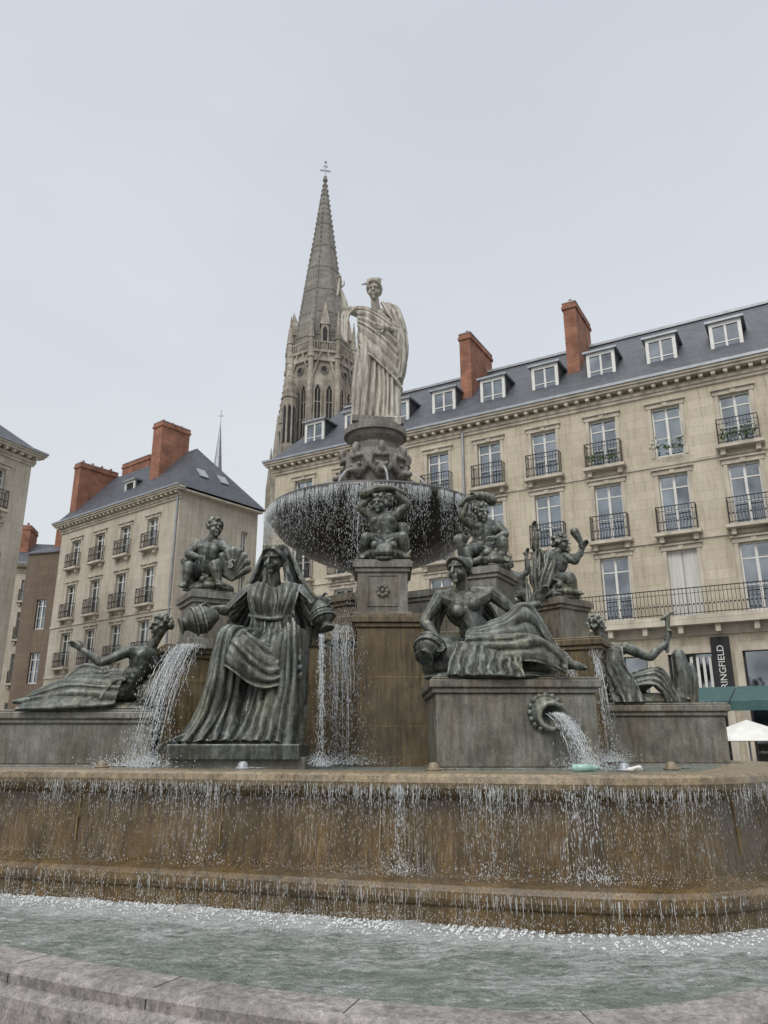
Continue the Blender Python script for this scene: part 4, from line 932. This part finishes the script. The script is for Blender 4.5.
for i in range(8):
    Mr=Matrix.Rotation(math.radians(45*i),4,'Z')
    for cx in (-.78,.78):
        lancet(dk,cx,.5,38.0,47.2,Mr,-ap-.03,tr)
        for z in (40.5,43,45.5): tr.box(cx-.5,cx+.5,-ap-.12,-ap-.05,z,z+.14,Mr)
        tr.box(cx-.05,cx+.05,-ap-.12,-ap-.05,38,47.6,Mr)
    tr.tube([Mr@V((-1.75,-ap-.15,48.6)),Mr@V((0,-ap-.25,54.4)),Mr@V((1.75,-ap-.15,48.6))],.14,6)
    for q in range(6):
        for sx in (-1,1): tr.ell(Mr@V((sx*1.75*(1-q/6),-ap-.2,48.9+5.8*q/6)),.17,None,5,4)
    for q in range(12):
        tt=q*.5236; tr.ell(Mr@V((.5*math.cos(tt),-ap-.18,50.4+.5*math.sin(tt))),.12,None,5,4)
    lancet(dk,0,.28,50.1,50.5,Mr,-ap-.2)
    for q in range(11):
        x=-1.75+3.5*q/10; tr.tube([Mr@V((x,-ap-.38,53.3)),Mr@V((x,-ap-.38,54.3))],.07,5)
    tr.box(-1.95,1.95,-ap-.46,-ap-.3,54.3,54.5,Mr)
    if i%2==0:
        tr.box(-.5,.5,-4.5,-2.6,53.3,57.2,Mr); 
        k0=[Mr@V((-.7,-4.6,57.2)),Mr@V((.7,-4.6,57.2)),Mr@V((0,-4.0,61.2)),Mr@V((.6,-2.5,57.2)),Mr@V((-.6,-2.5,57.2))]
        tr.tri(k0[0],k0[1],k0[2]); tr.tri(k0[1],k0[3],k0[2]); tr.tri(k0[4],k0[0],k0[2]); lancet(dk,0,.3,54.6,56.3,Mr,-4.53)
    a=math.radians(22.5+45*i); cx,cy=4.8*math.cos(a),4.8*math.sin(a)
    tr.cone((cx,cy,36),.42,(cx,cy,52),.36,8); tr.cone((cx,cy,52),.5,(cx,cy,52.6),.5,8); tr.cone((cx,cy,52.6),.36,(cx,cy,55),.34,8); tr.cone((cx,cy,55),.44,(cx,cy,59.5),.04,8)
    for q in range(5): 
        for e in range(4): tr.ell((cx+.38*(1-q/5)*math.cos(e*1.57),cy+.38*(1-q/5)*math.sin(e*1.57),55.4+.8*q),.1,None,4,3)
for (sx,sy) in ((-1,-1),(1,-1),(1,1),(-1,1)):
    cx,cy=4.5*sx,4.5*sy
    pl=lambda r:[(cx+r*math.cos(math.radians(22.5+45*i)),cy+r*math.sin(math.radians(22.5+45*i))) for i in range(8)]
    m.prism(pl(.9),34,45.5); tr.prism(pl(1.05),45.5,46.0); m.prism(pl(.85),46.0,46.4); tr.prism(pl(.85),46.4,53.5,pl(.05))
    for i in range(8):
        Mr=Matrix.Translation((cx,cy,0))@Matrix.Rotation(math.radians(45*i),4,'Z'); lancet(dk,0,.2,39,44,Mr,-.87)
        for q in range(7): tr.ell((cx+.85*(1-q/7)*math.cos(.39+i*.785),cy+.85*(1-q/7)*math.sin(.39+i*.785),46.6+q),.13,None,4,3)
m.box(-5.2,5.2,-5.2,5.2,0,34.5); tr.box(-5.5,5.5,-5.5,5.5,34.5,35.2)
for sx in (-1,1):
    for q in (-1,1): m.box(sx*5.2-.7,sx*5.2+.7,q*5.2-.7,q*5.2+.7,0,36); m.cone((sx*6.0,q*6.0,36),.6,(sx*6.0,q*6.0,42.5),.05,6); m.box(sx*6-.5,sx*6+.5,q*6-.5,q*6+.5,28,36)
for i in range(4):
    Mr=Matrix.Rotation(math.radians(90*i),4,'Z'); lancet(dk,-1.5,.8,20,31,Mr,-5.23,tr); lancet(dk,1.5,.8,20,31,Mr,-5.23,tr)
m.obj('tower',M_church,ch); tr.obj('tracery_and_pinnacles',M_church,ch); dk.obj('lancet_shade_panels',M_dark,ch)  # dk: flat dark faces on solid walls, shade of the lancets painted in
fe=empty('distant_fleche',(-23.0,100,0)); m=MB(); m.prism(ring(.9),30,38,ring(.6)); m.prism(ring(.62),38,45.5,ring(.04)); m.tube([(0,0,45.5),(0,0,47.2)],.05,5); m.box(-.35,.35,-.04,.04,46.3,46.42); m.prism(ring(.8),37.6,38.0); m.obj('spire',M_zinc,fe)
m=MB(); m.box(-6,6,-4,4,0,24); m.prism([(-1,-1),(1,-1),(1,1),(-1,1)],24,30.2); m.obj('base',M_church,fe)
# ------------------------------------------------------------------ cafe terrace on the right
ca_=empty('cafe_awning',(10.3,21.0,0),math.radians(-29.9)); m=MB()
for k in range(6):
    x=-2.4+k*1.5; m.quad((x,-1.2,2.75),(x+1.47,-1.2,2.75),(x+1.47,.9,3.25),(x,.9,3.25)); m.quad((x,-1.2,2.5),(x+1.47,-1.2,2.5),(x+1.47,-1.2,2.747),(x,-1.2,2.747))
m.obj('canopy',simple('teal_canvas',(.03,.08,.078),(.05,.11,.105),3,.8),ca_)
m=MB()
for x in (-2.3,.7,3.7,6.5): m.tube([(x,-1.1,0),(x,-1.1,2.7)],.035,8); m.tube([(x,.85,0),(x,.85,3.3)],.035,8)
m.box(-2.4,6.6,-1.22,-1.18,0.0,1.0); m.obj('posts_and_screen',M_iron,ca_)
um=empty('parasol',(9.0,19.8,0)); m=MB()
pr=[(1.15,1.75),(1.1,1.82),(.6,2.05),(.02,2.25)]; m.lathe(pr,8); m.obj('canopy',M_white,um); m=MB(); m.tube([(0,0,0),(0,0,2.25)],.025,8); m.cone((0,0,0),.28,(0,0,.08),.26,16); m.obj('pole',M_zinc,um)
# ------------------------------------------------------------------ world, sun, camera
wd=bpy.data.worlds.new('World'); scene.world=wd; wd.use_nodes=True; nt=wd.node_tree; nn=nt.nodes; ll=nt.links
bg=nn['Background']; outw=nn['World Output']
sky=nn.new('ShaderNodeTexSky'); sky.sky_type='NISHITA'; sky.sun_disc=False; sky.sun_elevation=math.radians(42); sky.sun_rotation=math.radians(205); sky.dust_density=4; sky.air_density=1.5
ll.new(sky.outputs[0],bg.inputs[0]); bg.inputs[1].default_value=.10
tc=nn.new('ShaderNodeTexCoord'); sp=nn.new('ShaderNodeSeparateXYZ'); ll.new(tc.outputs['Generated'],sp.inputs[0])
rp=nn.new('ShaderNodeValToRGB'); e=rp.color_ramp.elements
e[0].position=0; e[0].color=(.76,.785,.815,1); e[1].position=1; e[1].color=(3.4,3.45,3.5,1)
for p,c in ((.35,(.73,.765,.81,1)),(.80,(.665,.71,.78,1)),(.90,(1.7,1.75,1.82,1))):
    q=e.new(p); q.color=c
nz=nn.new('ShaderNodeTexNoise'); nz.inputs['Scale'].default_value=1.6; nz.inputs['Detail'].default_value=4
mp=nn.new('ShaderNodeMapping'); mp.inputs['Scale'].default_value=(1,1,2.2); ll.new(tc.outputs['Generated'],mp.inputs[0]); ll.new(mp.outputs[0],nz.inputs['Vector'])
cr=nn.new('ShaderNodeValToRGB'); cr.color_ramp.elements[0].position=.3; cr.color_ramp.elements[0].color=(.94,.945,.955,1); cr.color_ramp.elements[1].position=.7; cr.color_ramp.elements[1].color=(1.05,1.045,1.04,1); ll.new(nz.outputs[0],cr.inputs[0])
ll.new(sp.outputs[2],rp.inputs[0]); mm=nn.new('ShaderNodeMix'); mm.data_type='RGBA'; mm.blend_type='MULTIPLY'; mm.inputs[0].default_value=1; ll.new(rp.outputs[0],mm.inputs[6]); ll.new(cr.outputs[0],mm.inputs[7])
bg2=nn.new('ShaderNodeBackground'); ll.new(mm.outputs[2],bg2.inputs[0]); bg2.inputs[1].default_value=1.0
mx=nn.new('ShaderNodeMixShader'); mx.inputs[0].default_value=.92; ll.new(bg.outputs[0],mx.inputs[1]); ll.new(bg2.outputs[0],mx.inputs[2]); ll.new(mx.outputs[0],outw.inputs[0])
sd=bpy.data.lights.new('sun','SUN'); sd.energy=1.5; sd.angle=math.radians(26); sd.color=(1,.965,.91); so=bpy.data.objects.new('sun',sd); so.rotation_euler=(math.radians(48),0,math.radians(-25)); link(so)
cam=bpy.data.cameras.new('camera'); cam.sensor_width=36; cam.sensor_fit='AUTO'; cam.lens=27.07; cam.clip_end=2000; cam.clip_start=.05
co=bpy.data.objects.new('camera',cam); co.location=(0,0,1.6); co.rotation_euler=(math.radians(90+17),0,0); link(co); scene.camera=co
scene.view_settings.view_transform='Standard'; scene.view_settings.look='None'; scene.view_settings.exposure=0
